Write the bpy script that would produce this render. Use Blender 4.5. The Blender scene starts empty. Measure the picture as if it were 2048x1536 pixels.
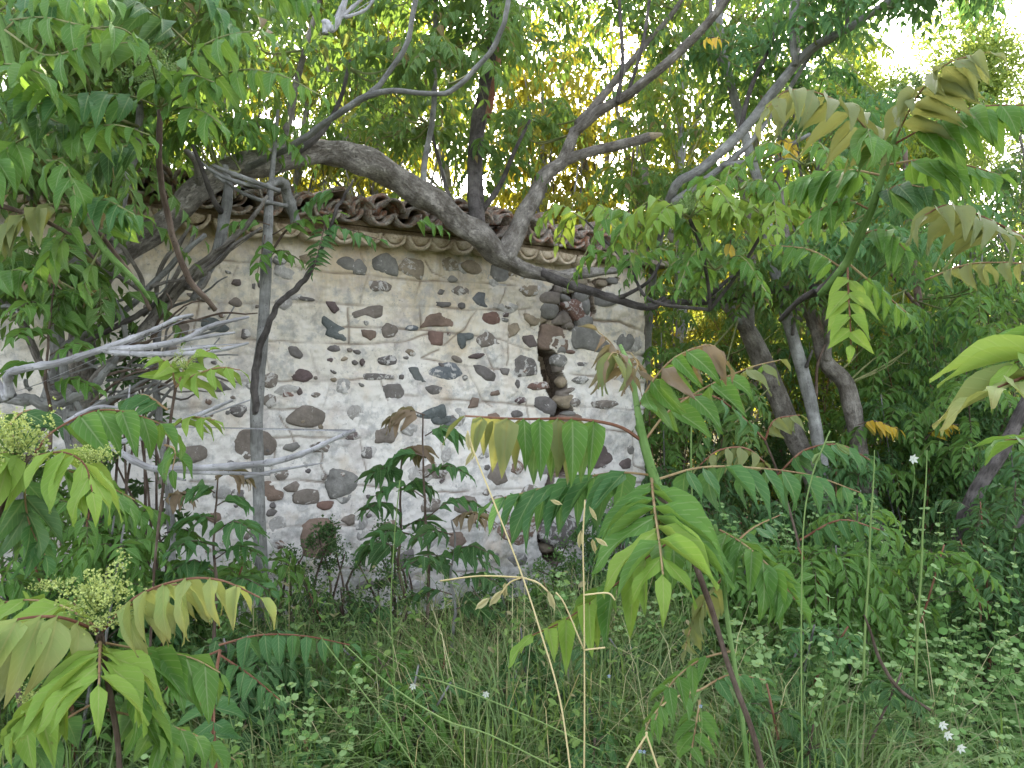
import bpy, math, random
import numpy as np
from mathutils import Vector, Matrix, noise as mnoise
rnd = random.Random(7); rng = np.random.default_rng(7)
S = bpy.context.scene
# ---------------------------------------------------------------- camera, sky, sun, exposure
F = 1547.0; CZ = 1.6
cam = bpy.data.cameras.new('camera'); camo = bpy.data.objects.new('camera', cam); S.collection.objects.link(camo)
camo.location = (0, 0, CZ); camo.rotation_euler = (math.radians(90), 0, 0)
cam.sensor_width = 36; cam.lens = F / 2048 * 36; cam.clip_start = 0.05; cam.clip_end = 600
S.camera = camo
SUN_EL, SUN_AZ = 27.0, 10.0           # azimuth clockwise from +Y (the view direction)
w = bpy.data.worlds.new('World'); S.world = w; w.use_nodes = True
nt = w.node_tree; bg = nt.nodes['Background']
sky = nt.nodes.new('ShaderNodeTexSky'); sky.sky_type = 'NISHITA'; sky.sun_disc = False
sky.sun_elevation = math.radians(SUN_EL); sky.sun_rotation = math.radians(SUN_AZ)
sky.air_density = 1.0; sky.dust_density = 3.0; sky.ozone_density = 1.0
hs = nt.nodes.new('ShaderNodeHueSaturation'); hs.inputs['Saturation'].default_value = 0.45      # hazy, whitish sky
nt.links.new(sky.outputs[0], hs.inputs['Color']); nt.links.new(hs.outputs[0], bg.inputs[0]); bg.inputs[1].default_value = 0.15
sl = bpy.data.lights.new('sun', 'SUN'); sl.energy = 4.2; sl.angle = math.radians(0.5); sl.color = (1.0, 0.86, 0.66)
so = bpy.data.objects.new('sun', sl); S.collection.objects.link(so)
e, a = math.radians(SUN_EL), math.radians(SUN_AZ)
sd = Vector((math.sin(a) * math.cos(e), math.cos(a) * math.cos(e), math.sin(e)))
so.rotation_euler = (-sd).to_track_quat('-Z', 'Y').to_euler(); so.location = sd * 40
S.view_settings.view_transform = 'Standard'; S.view_settings.look = 'None'
S.view_settings.gamma = 1; S.view_settings.exposure = 2.7; S.view_settings.use_curve_mapping = False
S.render.engine = 'CYCLES'
S.cycles.max_bounces = 8; S.cycles.diffuse_bounces = 4; S.cycles.transmission_bounces = 5; S.cycles.glossy_bounces = 2

# ---------------------------------------------------------------- helpers
def P(px, py, d):                      # a photograph position and a distance give a point of the place
    return Vector(((px - 1024) / F * d, d, CZ - (py - 768) / F * d))
def prop(o, label=None, cat=None, group=None, kind=None):
    if label: o['label'] = label
    if cat: o['category'] = cat
    if group: o['group'] = group
    if kind: o['kind'] = kind
    return o
def thing(name, base, label, cat, group=None):
    o = bpy.data.objects.new(name, None); S.collection.objects.link(o)
    o.location = base; o.empty_display_size = 0.1
    return prop(o, label, cat, group)
def wloc(o):
    v = Vector(o.location)
    while o.parent: o = o.parent; v += Vector(o.location)
    return v
def link(name, me, parent=None, loc=(0, 0, 0), kind=None):
    """an object whose mesh is in coordinates relative to loc (a place in the world)"""
    o = bpy.data.objects.new(name, me); S.collection.objects.link(o)
    if parent:
        o.parent = parent; o.location = Vector(loc) - wloc(parent)
    else: o.location = loc
    if kind: o['kind'] = kind
    return o
def mesh_np(name, V, Fc, mats, nper=4, smooth=True, uv=None, mi=None):
    me = bpy.data.meshes.new(name)
    V = np.asarray(V, np.float32); Fc = np.asarray(Fc, np.int32)
    me.vertices.add(len(V)); me.vertices.foreach_set('co', V.ravel())
    me.loops.add(Fc.size); me.loops.foreach_set('vertex_index', Fc.ravel())
    me.polygons.add(len(Fc)); me.polygons.foreach_set('loop_start', np.arange(0, Fc.size, nper, dtype=np.int32))
    me.polygons.foreach_set('loop_total', np.full(len(Fc), nper, np.int32))
    if mi is not None: me.polygons.foreach_set('material_index', np.asarray(mi, np.int32))
    if uv is not None:
        l = me.uv_layers.new(name='uv'); l.data.foreach_set('uv', np.asarray(uv, np.float32)[Fc.ravel()].ravel())
    me.update(calc_edges=True)
    me.polygons.foreach_set('use_smooth', np.full(len(Fc), smooth, bool))
    for m in mats: me.materials.append(m)
    return me
def mesh_py(name, V, Fc, mats, smooth=True):
    me = bpy.data.meshes.new(name); me.from_pydata(V, [], Fc); me.update()
    for p in me.polygons: p.use_smooth = smooth
    for m in mats: me.materials.append(m)
    return me

# ---------------------------------------------------------------- materials
class NM:
    def __init__(s, name):
        s.m = bpy.data.materials.new(name); s.m.use_nodes = True; s.t = s.m.node_tree
        s.b = s.t.nodes['Principled BSDF']; s.o = s.t.nodes['Material Output']
    def n(s, typ, **kw):
        x = s.t.nodes.new('ShaderNode' + typ)
        for k, v in kw.items(): setattr(x, k, v)
        return x
    def l(s, a, b): s.t.links.new(a, b)
    def inp(s, sock, v):
        if hasattr(v, 'is_linked') or hasattr(v, 'links'): s.l(v, sock)
        else: sock.default_value = v
    def pos(s): return s.n('NewGeometry').outputs['Position']
    def noise(s, vec, scale, detail=4, rough=0.6, dist=0):
        x = s.n('TexNoise'); s.l(vec, x.inputs['Vector']); x.inputs['Scale'].default_value = scale
        x.inputs['Detail'].default_value = detail; x.inputs['Roughness'].default_value = rough; x.inputs['Distortion'].default_value = dist
        return x.outputs['Fac']
    def ramp(s, fac, stops):
        x = s.n('ValToRGB'); s.l(fac, x.inputs[0]); cr = x.color_ramp
        while len(cr.elements) > 1: cr.elements.remove(cr.elements[0])
        cr.elements[0].position = stops[0][0]; cr.elements[0].color = (*stops[0][1], 1)
        for p, c in stops[1:]:
            q = cr.elements.new(p); q.color = (*c, 1)
        return x.outputs[0]
    def step(s, fac, a, b):
        x = s.n('MapRange'); s.l(fac, x.inputs[0]); x.inputs[1].default_value = a; x.inputs[2].default_value = b
        return x.outputs[0]
    def mix(s, f, a, b, blend='MIX'):
        x = s.n('Mix', data_type='RGBA', blend_type=blend)
        s.inp(x.inputs[0], f)
        for k, v in ((6, a), (7, b)):
            if isinstance(v, tuple): v = (*v, 1) if len(v) == 3 else v
            s.inp(x.inputs[k], v)
        return x.outputs[2]
    def math(s, op, a, b=None, c=None):
        x = s.n('Math', operation=op); s.inp(x.inputs[0], a)
        if b is not None: s.inp(x.inputs[1], b)
        if c is not None: s.inp(x.inputs[2], c)
        return x.outputs[0]
    def bump(s, h, strength, dist, prev=None):
        x = s.n('Bump'); s.l(h, x.inputs['Height']); x.inputs['Strength'].default_value = strength; x.inputs['Distance'].default_value = dist
        if prev is not None: s.l(prev, x.inputs['Normal'])
        return x.outputs[0]
    def fin(s, col, rough=0.9, nrm=None, spec=0.2):
        s.inp(s.b.inputs['Base Color'], (*col, 1) if isinstance(col, tuple) else col)
        s.inp(s.b.inputs['Roughness'], rough); s.b.inputs['Specular IOR Level'].default_value = spec
        if nrm is not None: s.l(nrm, s.b.inputs['Normal'])
        return s.m

def leaf_mat(name, c1, c2, trans, veins=True, tf=0.42, vein=(0.27, 0.36, 0.15), rough=0.5, tip=None, odd=None):
    """leaf blade: two base greens picked leaf by leaf, paler midrib and side veins, light shining through"""
    m = NM(name)
    isl = m.n('NewGeometry').outputs['Random Per Island']; ob = m.n('ObjectInfo').outputs['Random']
    r = m.math('FRACT', m.math('ADD', isl, m.math('MULTIPLY', ob, 3.7)))
    col = m.mix(r, c1, c2)
    n = m.noise(m.pos(), 14, 3)
    col = m.mix(m.math('MULTIPLY', n, 0.5), col, tuple(x * 1.5 for x in c2))
    if odd:
        col = m.mix(m.math('GREATER_THAN', r, 1 - odd[1]), col, odd[0])
    uvn = m.n('UVMap'); sep = m.n('SeparateXYZ'); m.l(uvn.outputs[0], sep.inputs[0])
    u, v = sep.outputs[0], sep.outputs[1]
    if tip: col = m.mix(m.math('MULTIPLY', m.step(v, 0.35, 1.0), 0.8), col, tip)
    nrm = None
    if veins:
        sp_ = m.step(m.noise(m.pos(), 75, 2, 0.6), 0.70, 0.74); col = m.mix(m.math('MULTIPLY', sp_, 0.6), col, (0.16, 0.11, 0.05))
        au = m.math('ABSOLUTE', m.math('SUBTRACT', u, 0.5))
        mid = m.step(au, 0.045, 0.02)
        fr = m.math('FRACT', m.math('SUBTRACT', m.math('MULTIPLY', v, 8.0), m.math('MULTIPLY', au, 4.2)))
        d = m.math('ABSOLUTE', m.math('SUBTRACT', fr, 0.5))
        side = m.math('MULTIPLY', m.step(d, 0.12, 0.0), 0.55)
        vv = m.math('MAXIMUM', mid, side)
        col = m.mix(m.math('MULTIPLY', vv, 0.85), col, vein)
        nrm = m.bump(m.math('ADD', m.math('MULTIPLY', vv, -1.0), m.math('MULTIPLY', m.math('ABSOLUTE', m.math('SUBTRACT', fr, 0.5)), -0.6)), 0.5, 0.0012)
    bk = m.n('NewGeometry').outputs['Backfacing']
    colb = m.mix(m.math('MULTIPLY', bk, 0.45), col, (0.16, 0.22, 0.11))
    m.fin(colb, rough + 0.05, nrm, 0.28)
    tr = m.n('BsdfTranslucent')
    tc = m.mix(0.6, col, trans)
    m.l(m.mix(1.0, tc, (1.0, 1.0, 1.0), 'MULTIPLY'), tr.inputs[0])
    mx = m.n('MixShader'); mx.inputs[0].default_value = tf
    m.l(m.b.outputs[0], mx.inputs[1]); m.l(tr.outputs[0], mx.inputs[2]); m.l(mx.outputs[0], m.o.inputs[0])
    return m.m
M = {}
TY = (0.42, 0.36, 0.03)
M['green'] = leaf_mat('leaf_green', (0.060, 0.155, 0.028), (0.105, 0.215, 0.042), (0.22, 0.36, 0.035))
M['cool'] = leaf_mat('leaf_cool_green', (0.048, 0.135, 0.045), (0.078, 0.180, 0.055), (0.14, 0.28, 0.05))
M['lime'] = leaf_mat('leaf_lime', (0.15, 0.28, 0.04), (0.22, 0.33, 0.055), (0.36, 0.45, 0.06), vein=(0.33, 0.4, 0.12))
M['limetip'] = leaf_mat('leaf_lime_bronze', (0.19, 0.28, 0.075), (0.27, 0.31, 0.10), (0.4, 0.4, 0.08), vein=(0.36, 0.38, 0.13), tip=(0.33, 0.27, 0.09))
M['bronze'] = leaf_mat('leaf_bronze', (0.17, 0.14, 0.075), (0.24, 0.17, 0.11), (0.3, 0.2, 0.06), vein=(0.28, 0.2, 0.12))
M['olive'] = leaf_mat('leaf_olive', (0.15, 0.20, 0.07), (0.21, 0.23, 0.09), (0.3, 0.28, 0.05), vein=(0.24, 0.24, 0.09))
M['yellow'] = leaf_mat('leaf_sunlit_yellow', (0.55, 0.42, 0.03), (0.62, 0.36, 0.05), (0.8, 0.6, 0.05))  # sunlit look painted in as a saturated yellow leaf colour
M['litter'] = leaf_mat('leaf_dry_brown', (0.20, 0.13, 0.07), (0.33, 0.25, 0.14), (0.2, 0.15, 0.06), veins=False, tf=.1)
M['ogreen'] = leaf_mat('leaf_canopy_olive_green', (0.040, 0.118, 0.022), (0.088, 0.158, 0.034), (0.20, 0.31, 0.035), odd=((0.20, 0.12, 0.05), 0.05))
M['dark'] = leaf_mat('leaf_deep_green', (0.032, 0.090, 0.030), (0.055, 0.130, 0.038), (0.12, 0.22, 0.035))
M['bgreen'] = leaf_mat('leaf_wood_green', (0.055, 0.125, 0.022), (0.10, 0.17, 0.03), (0.36, 0.40, 0.03), veins=False, tf=0.5, odd=((0.30, 0.20, 0.02), 0.04))
M['bsunlit'] = leaf_mat('leaf_wood_sun_tint', (0.13, 0.16, 0.03), (0.22, 0.21, 0.03), (0.62, 0.56, 0.04), veins=False, tf=0.55, odd=((0.45, 0.24, 0.03), 0.05))  # yellow glow of the low sun painted into the wood's leaf colour
M['bcool'] = leaf_mat('leaf_wood_cool', (0.05, 0.13, 0.035), (0.085, 0.17, 0.045), (0.22, 0.34, 0.05), veins=False, tf=0.42)
M['pale'] = leaf_mat('leaf_pale_small', (0.13, 0.22, 0.055), (0.20, 0.28, 0.075), (0.50, 0.58, 0.12), veins=False, tf=0.58)
M['grey'] = leaf_mat('leaf_grey_small', (0.13, 0.17, 0.11), (0.19, 0.23, 0.15), (0.25, 0.3, 0.15), veins=False, tf=0.3)
M['herb'] = leaf_mat('leaf_felted_round', (0.09, 0.20, 0.045), (0.15, 0.27, 0.075), (0.2, 0.32, 0.1), veins=False, tf=0.3, rough=0.8)
M['herbtip'] = leaf_mat('leaf_felted_pale', (0.18, 0.29, 0.10), (0.24, 0.35, 0.14), (0.3, 0.4, 0.15), veins=False, tf=0.3, rough=0.85)
M['calyx'] = leaf_mat('calyx_lime', (0.25, 0.36, 0.10), (0.30, 0.40, 0.12), (0.35, 0.45, 0.1), veins=False, tf=0.35)
M['grass'] = leaf_mat('grass_green', (0.09, 0.185, 0.03), (0.19, 0.27, 0.07), (0.22, 0.32, 0.05), veins=False, tf=0.35, odd=((0.30, 0.26, 0.13), 0.10))
M['straw'] = leaf_mat('dry_straw', (0.48, 0.38, 0.17), (0.56, 0.46, 0.24), (0.5, 0.42, 0.2), veins=False, tf=0.2, rough=0.6)
M['greenstalk'] = leaf_mat('green_stalk', (0.13, 0.21, 0.06), (0.2, 0.28, 0.09), (0.3, 0.38, 0.1), veins=False, tf=0.2)
M['flower'] = leaf_mat('flower_buds', (0.34, 0.42, 0.10), (0.46, 0.50, 0.16), (0.4, 0.45, 0.1), veins=False, tf=0.25)
M['white'] = leaf_mat('petal_white', (0.72, 0.72, 0.68), (0.8, 0.8, 0.76), (0.7, 0.7, 0.6), veins=False, tf=0.3)
M['blue'] = leaf_mat('petal_blue', (0.35, 0.42, 0.75), (0.42, 0.5, 0.8), (0.4, 0.4, 0.7), veins=False, tf=0.3)

def bark(name, c1, c2, c3, sc=1.0, bumpd=0.006):
    m = NM(name); uvn = m.n('UVMap'); mp = m.n('Mapping'); m.l(uvn.outputs[0], mp.inputs[0])
    mp.inputs['Scale'].default_value = (9, 7 * sc, 1)
    n1 = m.noise(mp.outputs[0], 2.2, 6, 0.7, 0.6)
    n2 = m.noise(m.pos(), 9, 4); n3 = m.noise(m.pos(), 120, 2)
    col = m.ramp(n1, [(0.3, c1), (0.5, c2), (0.72, c3)])
    col = m.mix(m.step(n2, 0.42, 0.7), col, tuple(min(1, x * 1.35 + 0.02) for x in c3))
    spot = m.step(m.noise(m.pos(), 70, 1), 0.66, 0.72)
    col = m.mix(m.math('MULTIPLY', spot, 0.5), col, tuple(x * 0.4 for x in c1))
    mp2 = m.n('Mapping'); m.l(uvn.outputs[0], mp2.inputs[0]); mp2.inputs['Scale'].default_value = (26, 16 * sc, 1)
    fis = m.noise(mp2.outputs[0], 1.3, 5, 0.7, 1.2)
    cr = m.step(m.math('ABSOLUTE', m.math('SUBTRACT', fis, 0.5)), 0.0, 0.05)
    col = m.mix(m.math('MULTIPLY', m.math('SUBTRACT', 1.0, cr), 0.45 if bumpd > .005 else 0.2), col, tuple(x * 0.55 for x in c1))
    nrm = m.bump(n1, 0.9, bumpd); nrm = m.bump(cr, 0.8, bumpd * 0.7, nrm); nrm = m.bump(n3, 0.35, 0.002, nrm)
    return m.fin(col, 0.9, nrm, 0.15)
M['bark'] = bark('bark_grey_brown', (0.11, 0.09, 0.074), (0.215, 0.185, 0.155), (0.33, 0.295, 0.255), bumpd=0.009)
M['barksm'] = bark('bark_smooth_grey', (0.13, 0.125, 0.115), (0.21, 0.20, 0.185), (0.30, 0.29, 0.27), 0.6, 0.003)
M['barkdk'] = bark('bark_dark', (0.04, 0.035, 0.032), (0.085, 0.073, 0.066), (0.14, 0.12, 0.11), 0.8, 0.004)
M['deadw'] = bark('dead_wood_pale', (0.24, 0.22, 0.22), (0.38, 0.36, 0.36), (0.52, 0.50, 0.51), 0.5, 0.002)
M['twig'] = bark('twig_brown', (0.06, 0.04, 0.03), (0.11, 0.075, 0.055), (0.18, 0.13, 0.10), 0.5, 0.002)
M['redstem'] = bark('stem_reddish', (0.13, 0.045, 0.03), (0.2, 0.08, 0.05), (0.28, 0.15, 0.09), 0.5, 0.001)
M['gstem'] = bark('stem_green', (0.07, 0.14, 0.035), (0.11, 0.20, 0.05), (0.16, 0.25, 0.08), 0.3, 0.0005)
M['rachis'] = bark('rachis_pink', (0.20, 0.13, 0.06), (0.28, 0.16, 0.09), (0.32, 0.25, 0.12), 0.3, 0.0005)
M['rachisg'] = bark('rachis_green', (0.13, 0.17, 0.06), (0.17, 0.2, 0.08), (0.24, 0.22, 0.1), 0.3, 0.0005)
M['heart'] = bark('broken_heartwood', (0.22, 0.15, 0.09), (0.36, 0.27, 0.18), (0.5, 0.4, 0.28), 3, 0.006)

def stone_mat(name, c, fleck=0.0):
    m = NM(name); p = m.pos()
    n = m.noise(p, 9, 5, 0.65); n2 = m.noise(p, 60, 3, 0.7); n3 = m.noise(p, 240, 2)
    lo = tuple(x * 0.62 for x in c); hi = tuple(min(1, x * 1.35 + 0.015) for x in c)
    col = m.ramp(n, [(0.3, lo), (0.5, c), (0.72, hi)])
    col = m.mix(m.math('MULTIPLY', m.step(n2, 0.48, 0.7), 0.4), col, tuple(x * 0.6 for x in c))
    ob = m.n('ObjectInfo').outputs['Random']
    col = m.mix(m.math('MULTIPLY', ob, 0.35), col, (0.24, 0.21, 0.18))
    th = 0.70 - 0.16 * fleck
    fl = m.step(m.noise(p, 17, 8, 0.68, 0.8), th - 0.02, th + 0.03)
    col = m.mix(m.math('MULTIPLY', fl, 0.85), col, (0.62, 0.58, 0.54))
    nrm = m.bump(n, 0.6, 0.02); nrm = m.bump(n2, 0.8, 0.006, nrm); nrm = m.bump(n3, 0.5, 0.002, nrm)
    return m.fin(col, 0.92, nrm, 0.15)
SC = {'brown': (0.235, 0.155, 0.115), 'red': (0.215, 0.115, 0.09), 'dgrey': (0.165, 0.146, 0.138), 'teal': (0.14, 0.15, 0.145),
      'gbrown': (0.225, 0.185, 0.155), 'grey': (0.24, 0.225, 0.205), 'purple': (0.13, 0.092, 0.09), 'tan': (0.33, 0.26, 0.18), 'blue': (0.16, 0.17, 0.18)}
ST = {}
for k, c in SC.items():
    ST[k] = stone_mat('stone_' + k, c, 0.30); ST[k + 'F'] = stone_mat('stone_limed_' + k, c, 1.0)

def plaster():
    m = NM('old_lime_plaster'); p = m.pos(); sx = m.n('SeparateXYZ'); m.l(p, sx.inputs[0])
    z = sx.outputs[2]
    big = m.noise(p, 1.6, 5, 0.6); med = m.noise(p, 7, 6, 0.7); fine = m.noise(p, 45, 5, 0.75); spk = m.noise(p, 160, 3, 0.7)
    base = m.ramp(m.math('ADD', m.step(z, 0.4, 2.5), m.math('MULTIPLY', m.math('SUBTRACT', big, 0.5), 1.2)),
                  [(0.0, (0.72, 0.67, 0.63)), (0.45, (0.80, 0.745, 0.68)), (0.75, (0.76, 0.675, 0.55)), (1.0, (0.64, 0.53, 0.38))])
    col = m.mix(m.math('MULTIPLY', m.step(med, 0.5, 0.62), 0.7), base, (0.40, 0.385, 0.37))
    col = m.mix(m.math('MULTIPLY', m.step(med, 0.47, 0.33), 0.7), col, (0.76, 0.70, 0.64))
    pk = m.noise(p, 5.5, 5, 0.65); col = m.mix(m.math('MULTIPLY', m.step(pk, 0.53, 0.6), 0.38), col, (0.47, 0.40, 0.375))
    warm = m.noise(p, 3.3, 4, 0.6)
    col = m.mix(m.math('MULTIPLY', m.step(warm, 0.55, 0.75), 0.55), col, (0.60, 0.44, 0.29))
    mp = m.n('Mapping'); m.l(p, mp.inputs[0]); mp.inputs['Scale'].default_value = (9, 9, 0.7)
    run = m.step(m.noise(mp.outputs[0], 1.0, 5, 0.7), 0.5, 0.68)
    col = m.mix(m.math('MULTIPLY', m.math('MULTIPLY', run, m.step(z, 1.7, 2.5)), 0.55), col, (0.30, 0.235, 0.16))
    col = m.mix(m.math('MULTIPLY', m.math('MULTIPLY', m.step(med, 0.40, 0.58), m.step(z, 0.75, 0.1)), 0.6), col, (0.23, 0.235, 0.17))
    lich = m.math('MULTIPLY', m.step(fine, 0.57, 0.66), m.step(m.noise(p, 4.5, 4, 0.6), 0.42, 0.62))
    col = m.mix(m.math('MULTIPLY', lich, 0.65), col, (0.17, 0.16, 0.155))
    sp = m.math('MULTIPLY', m.step(spk, 0.63, 0.68), m.step(med, 0.4, 0.6))
    col = m.mix(m.math('MULTIPLY', sp, 0.7), col, (0.09, 0.08, 0.075))
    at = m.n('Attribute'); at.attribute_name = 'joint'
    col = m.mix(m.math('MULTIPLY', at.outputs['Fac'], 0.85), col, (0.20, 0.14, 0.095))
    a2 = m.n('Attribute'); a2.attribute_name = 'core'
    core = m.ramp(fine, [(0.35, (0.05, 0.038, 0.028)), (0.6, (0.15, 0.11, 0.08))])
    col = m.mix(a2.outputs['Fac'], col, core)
    nrm = m.bump(med, 0.5, 0.02); nrm = m.bump(fine, 0.7, 0.006, nrm); nrm = m.bump(spk, 0.5, 0.002, nrm)
    return m.fin(col, 0.95, nrm, 0.1)
M['plaster'] = plaster()
def tile_mat():
    m = NM('weathered_terracotta'); p = m.pos()
    ob = m.n('ObjectInfo').outputs['Random']
    base = m.mix(ob, (0.36, 0.15, 0.085), (0.30, 0.22, 0.16))
    n = m.noise(p, 14, 5, 0.7); f = m.noise(p, 70, 4, 0.7)
    col = m.mix(m.step(n, 0.40, 0.56), base, (0.27, 0.235, 0.20))
    col = m.mix(m.math('MULTIPLY', m.step(f, 0.52, 0.64), 0.8), col, (0.055, 0.048, 0.042))
    col = m.mix(m.math('MULTIPLY', m.step(m.noise(p, 33, 3), 0.52, 0.62), 0.75), col, (0.46, 0.42, 0.36))
    return m.fin(col, 0.93, m.bump(f, 0.7, 0.005), 0.12)
M['tile'] = tile_mat()
def mortar_mat():
    m = NM('eave_mortar'); p = m.pos(); n = m.noise(p, 18, 5, 0.7); f = m.noise(p, 90, 4, 0.7)
    col = m.ramp(n, [(0.3, (0.16, 0.115, 0.075)), (0.5, (0.32, 0.245, 0.165)), (0.7, (0.48, 0.39, 0.28))])
    col = m.mix(m.math('MULTIPLY', m.step(f, 0.55, 0.66), 0.6), col, (0.12, 0.09, 0.07))
    return m.fin(col, 0.95, m.bump(f, 0.8, 0.006), 0.1)
M['mortar'] = mortar_mat()
def limed():
    m = NM('limewashed_terracotta'); p = m.pos(); n = m.noise(p, 16, 6, 0.7); f = m.noise(p, 80, 4, 0.7)
    col = m.ramp(n, [(0.3, (0.30, 0.20, 0.13)), (0.45, (0.50, 0.40, 0.28)), (0.65, (0.62, 0.53, 0.40))])
    col = m.mix(m.math('MULTIPLY', m.step(f, 0.55, 0.66), 0.6), col, (0.14, 0.10, 0.07))
    return m.fin(col, 0.95, m.bump(f, 0.8, 0.006), 0.1)
M['limed'] = limed()
def soil():
    m = NM('leafy_soil'); p = m.pos(); n = m.noise(p, 3, 6, 0.7); f = m.noise(p, 40, 5, 0.7)
    col = m.ramp(n, [(0.3, (0.035, 0.03, 0.018)), (0.5, (0.05, 0.06, 0.025)), (0.7, (0.09, 0.085, 0.045))])
    col = m.mix(m.math('MULTIPLY', m.step(f, 0.5, 0.65), 0.5), col, (0.14, 0.11, 0.06))
    return m.fin(col, 1.0, m.bump(f, 0.8, 0.02), 0.05)
M['soil'] = soil()
def hillm():
    m = NM('scrub_hillside'); p = m.pos(); n = m.noise(p, 0.35, 6, 0.7); f = m.noise(p, 2.5, 6, 0.75)
    col = m.ramp(f, [(0.3, (0.05, 0.075, 0.03)), (0.5, (0.10, 0.14, 0.06)), (0.7, (0.20, 0.24, 0.12))])
    col = m.mix(m.step(n, 0.5, 0.7), col, (0.17, 0.17, 0.10))
    return m.fin(col, 1.0, m.bump(f, 1.0, 0.6), 0.05)
M['hill'] = hillm()

# ---------------------------------------------------------------- curves and tubes
def catmull(pts, sub):
    p = [np.array(q, float) for q in pts]
    if len(p) < 3:
        return [p[0] + (p[1] - p[0]) * i / sub for i in range(sub + 1)] if len(p) == 2 else p
    p = [2 * p[0] - p[1]] + p + [2 * p[-1] - p[-2]]; out = []
    for i in range(1, len(p) - 2):
        for k in range(sub):
            t = k / sub; a, b, c, d = p[i - 1], p[i], p[i + 1], p[i + 2]
            out.append(0.5 * (2 * b + (c - a) * t + (2 * a - 5 * b + 4 * c - d) * t * t + (3 * b - a - 3 * c + d) * t ** 3))
    out.append(p[-2]); return out
def tube_arrays(pts, rad, sides=8, lump=0.0, knots=0, seed=0, cap=True):
    """tube round a list of points; returns verts, quads, uv"""
    n = len(pts); pts = np.array(pts, float); V = []; UV = []; Q = []
    T = np.gradient(pts, axis=0); T /= np.linalg.norm(T, axis=1)[:, None] + 1e-9
    ref = np.array([0.31, -0.9, 0.2]); L = 0
    for i in range(n):
        x = np.cross(T[i], ref); x /= np.linalg.norm(x) + 1e-9; y = np.cross(T[i], x)
        ref = np.cross(x, T[i]) if False else ref
        if i: L += np.linalg.norm(pts[i] - pts[i - 1])
        r0 = rad[i]
        if knots and (i % knots) == 0: r0 *= 1.28
        for k in range(sides + 1):
            a = 2 * math.pi * (k % sides) / sides
            r = r0
            if lump: r *= 1 + lump * mnoise.noise(Vector((math.cos(a) * 1.1 + seed, math.sin(a) * 1.1, L / max(0.02, rad[0]) * 0.35 + seed * 3)))
            V.append(pts[i] + (x * math.cos(a) + y * math.sin(a)) * r); UV.append((k / sides, L))
    for i in range(n - 1):
        for k in range(sides):
            a = i * (sides + 1) + k; b = a + sides + 1
            Q.append((a, a + 1, b + 1, b))
    if cap:
        for i0, tip in ((0, pts[0] - T[0] * rad[0] * 0.3), (n - 1, pts[-1] + T[-1] * rad[-1] * 0.5)):
            c = len(V); V.append(tip); UV.append((0.5, L))
            for k in range(0, sides, 2):
                a = i0 * (sides + 1) + k
                b2 = a + 2
                Q.append((a, a + 1, b2, c) if i0 else (c, b2, a + 1, a))
    return np.array(V), np.array(Q), np.array(UV)
def limb(parent, name, spec, mat, sides=10, sub=5, lump=0.22, knots=0, wob=0.0, label=None, rec=None):
    """spec: (px, py, distance, width in px) along the limb"""
    pts4 = [(*P(q[0], q[1], q[2]), q[3] / F * q[2] / 2) for q in spec]
    c = catmull(pts4, sub); sd_ = rnd.random() * 50
    pts = []; rad = []
    for i, q in enumerate(c):
        o = mnoise.noise_vector(Vector((i * 0.45, sd_, 0))) * wob
        pts.append(q[:3] + np.array(o)); rad.append(max(q[3], 0.0015))
    if rec is not None: rec.extend([(p_.copy(), r_) for p_, r_ in zip(pts, rad)])
    V, Q, UV = tube_arrays(pts, rad, sides, lump, knots, sd_)
    base = pts[0]
    o = link(name, mesh_np(name, V - base, Q, [M[mat]], uv=UV), parent, base)
    if label: o['label'] = label
    return o

# ---------------------------------------------------------------- leaves
def leaflet_template(nl, nw, fold=0.25, droop=0.25, wave=0.0, kind='ail', twist=0.0):
    V = []; UV = []; Q = []
    for i in range(nl + 1):
        t = i / nl
        if kind == 'ail': hw = 0.5 * (min(1, (t / 0.13)) ** 0.5) * (1 - (max(0, t - 0.2) / 0.8) ** 1.35) ** 1.08 if t < 0.999 else 0.0
        elif kind == 'oval': hw = 0.5 * math.sin(math.pi * min(1, t * 0.97 + 0.02)) ** 0.6
        else: hw = 0.5 * math.sin(math.pi * t)
        if kind == 'ail': hw = max(hw, 0.0)
        y = math.sin(t * (0.6 + droop)) / (0.6 + droop) if droop > 0 else t
        zc = -droop * t * t * 0.6
        for k in range(nw + 1):
            u = k / nw * 2 - 1
            tw = twist * t
            x = u * hw; z = fold * abs(x) + wave * math.sin(t * 9 + u * 2.5) * abs(u)
            yb = y - (0.05 * (1 - abs(u)) if False else 0) - (0.05 * abs(u) * max(0, 1 - t * 5) if kind == 'ail' else 0)
            V.append((x * math.cos(tw) - z * math.sin(tw), yb, zc + x * math.sin(tw) + z * math.cos(tw))); UV.append((u / 2 + 0.5, t))
    for i in range(nl):
        for k in range(nw):
            a = i * (nw + 1) + k; Q.append((a, a + 1, a + nw + 2, a + nw + 1))
    return np.array(V), np.array(Q), np.array(UV)
TV = [leaflet_template(8, 4, f, d, wv, 'ail', tw) for f, d, wv, tw in
      ((0.22, 0.20, 0.03, 0.0), (0.12, 0.35, 0.05, 0.25), (0.32, 0.28, 0.03, -0.25), (0.06, 0.45, 0.06, 0.1), (0.42, 0.12, 0.035, -0.1), (0.16, 0.6, 0.055, -0.35))]
LEAFMESH = {}
def leaf_mesh(mat, k):
    if (mat, k) not in LEAFMESH:
        V, Q, UV = TV[k]; LEAFMESH[(mat, k)] = mesh_np('leaflet', V, Q, [M[mat]], uv=UV)
    return LEAFMESH[(mat, k)]
T_NEAR = leaflet_template(3, 2, 0.3, 0.35, 0.0, 'ail')
T_FAR = leaflet_template(2, 2, 0.3, 0.3, 0.0, 'mid')
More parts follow.
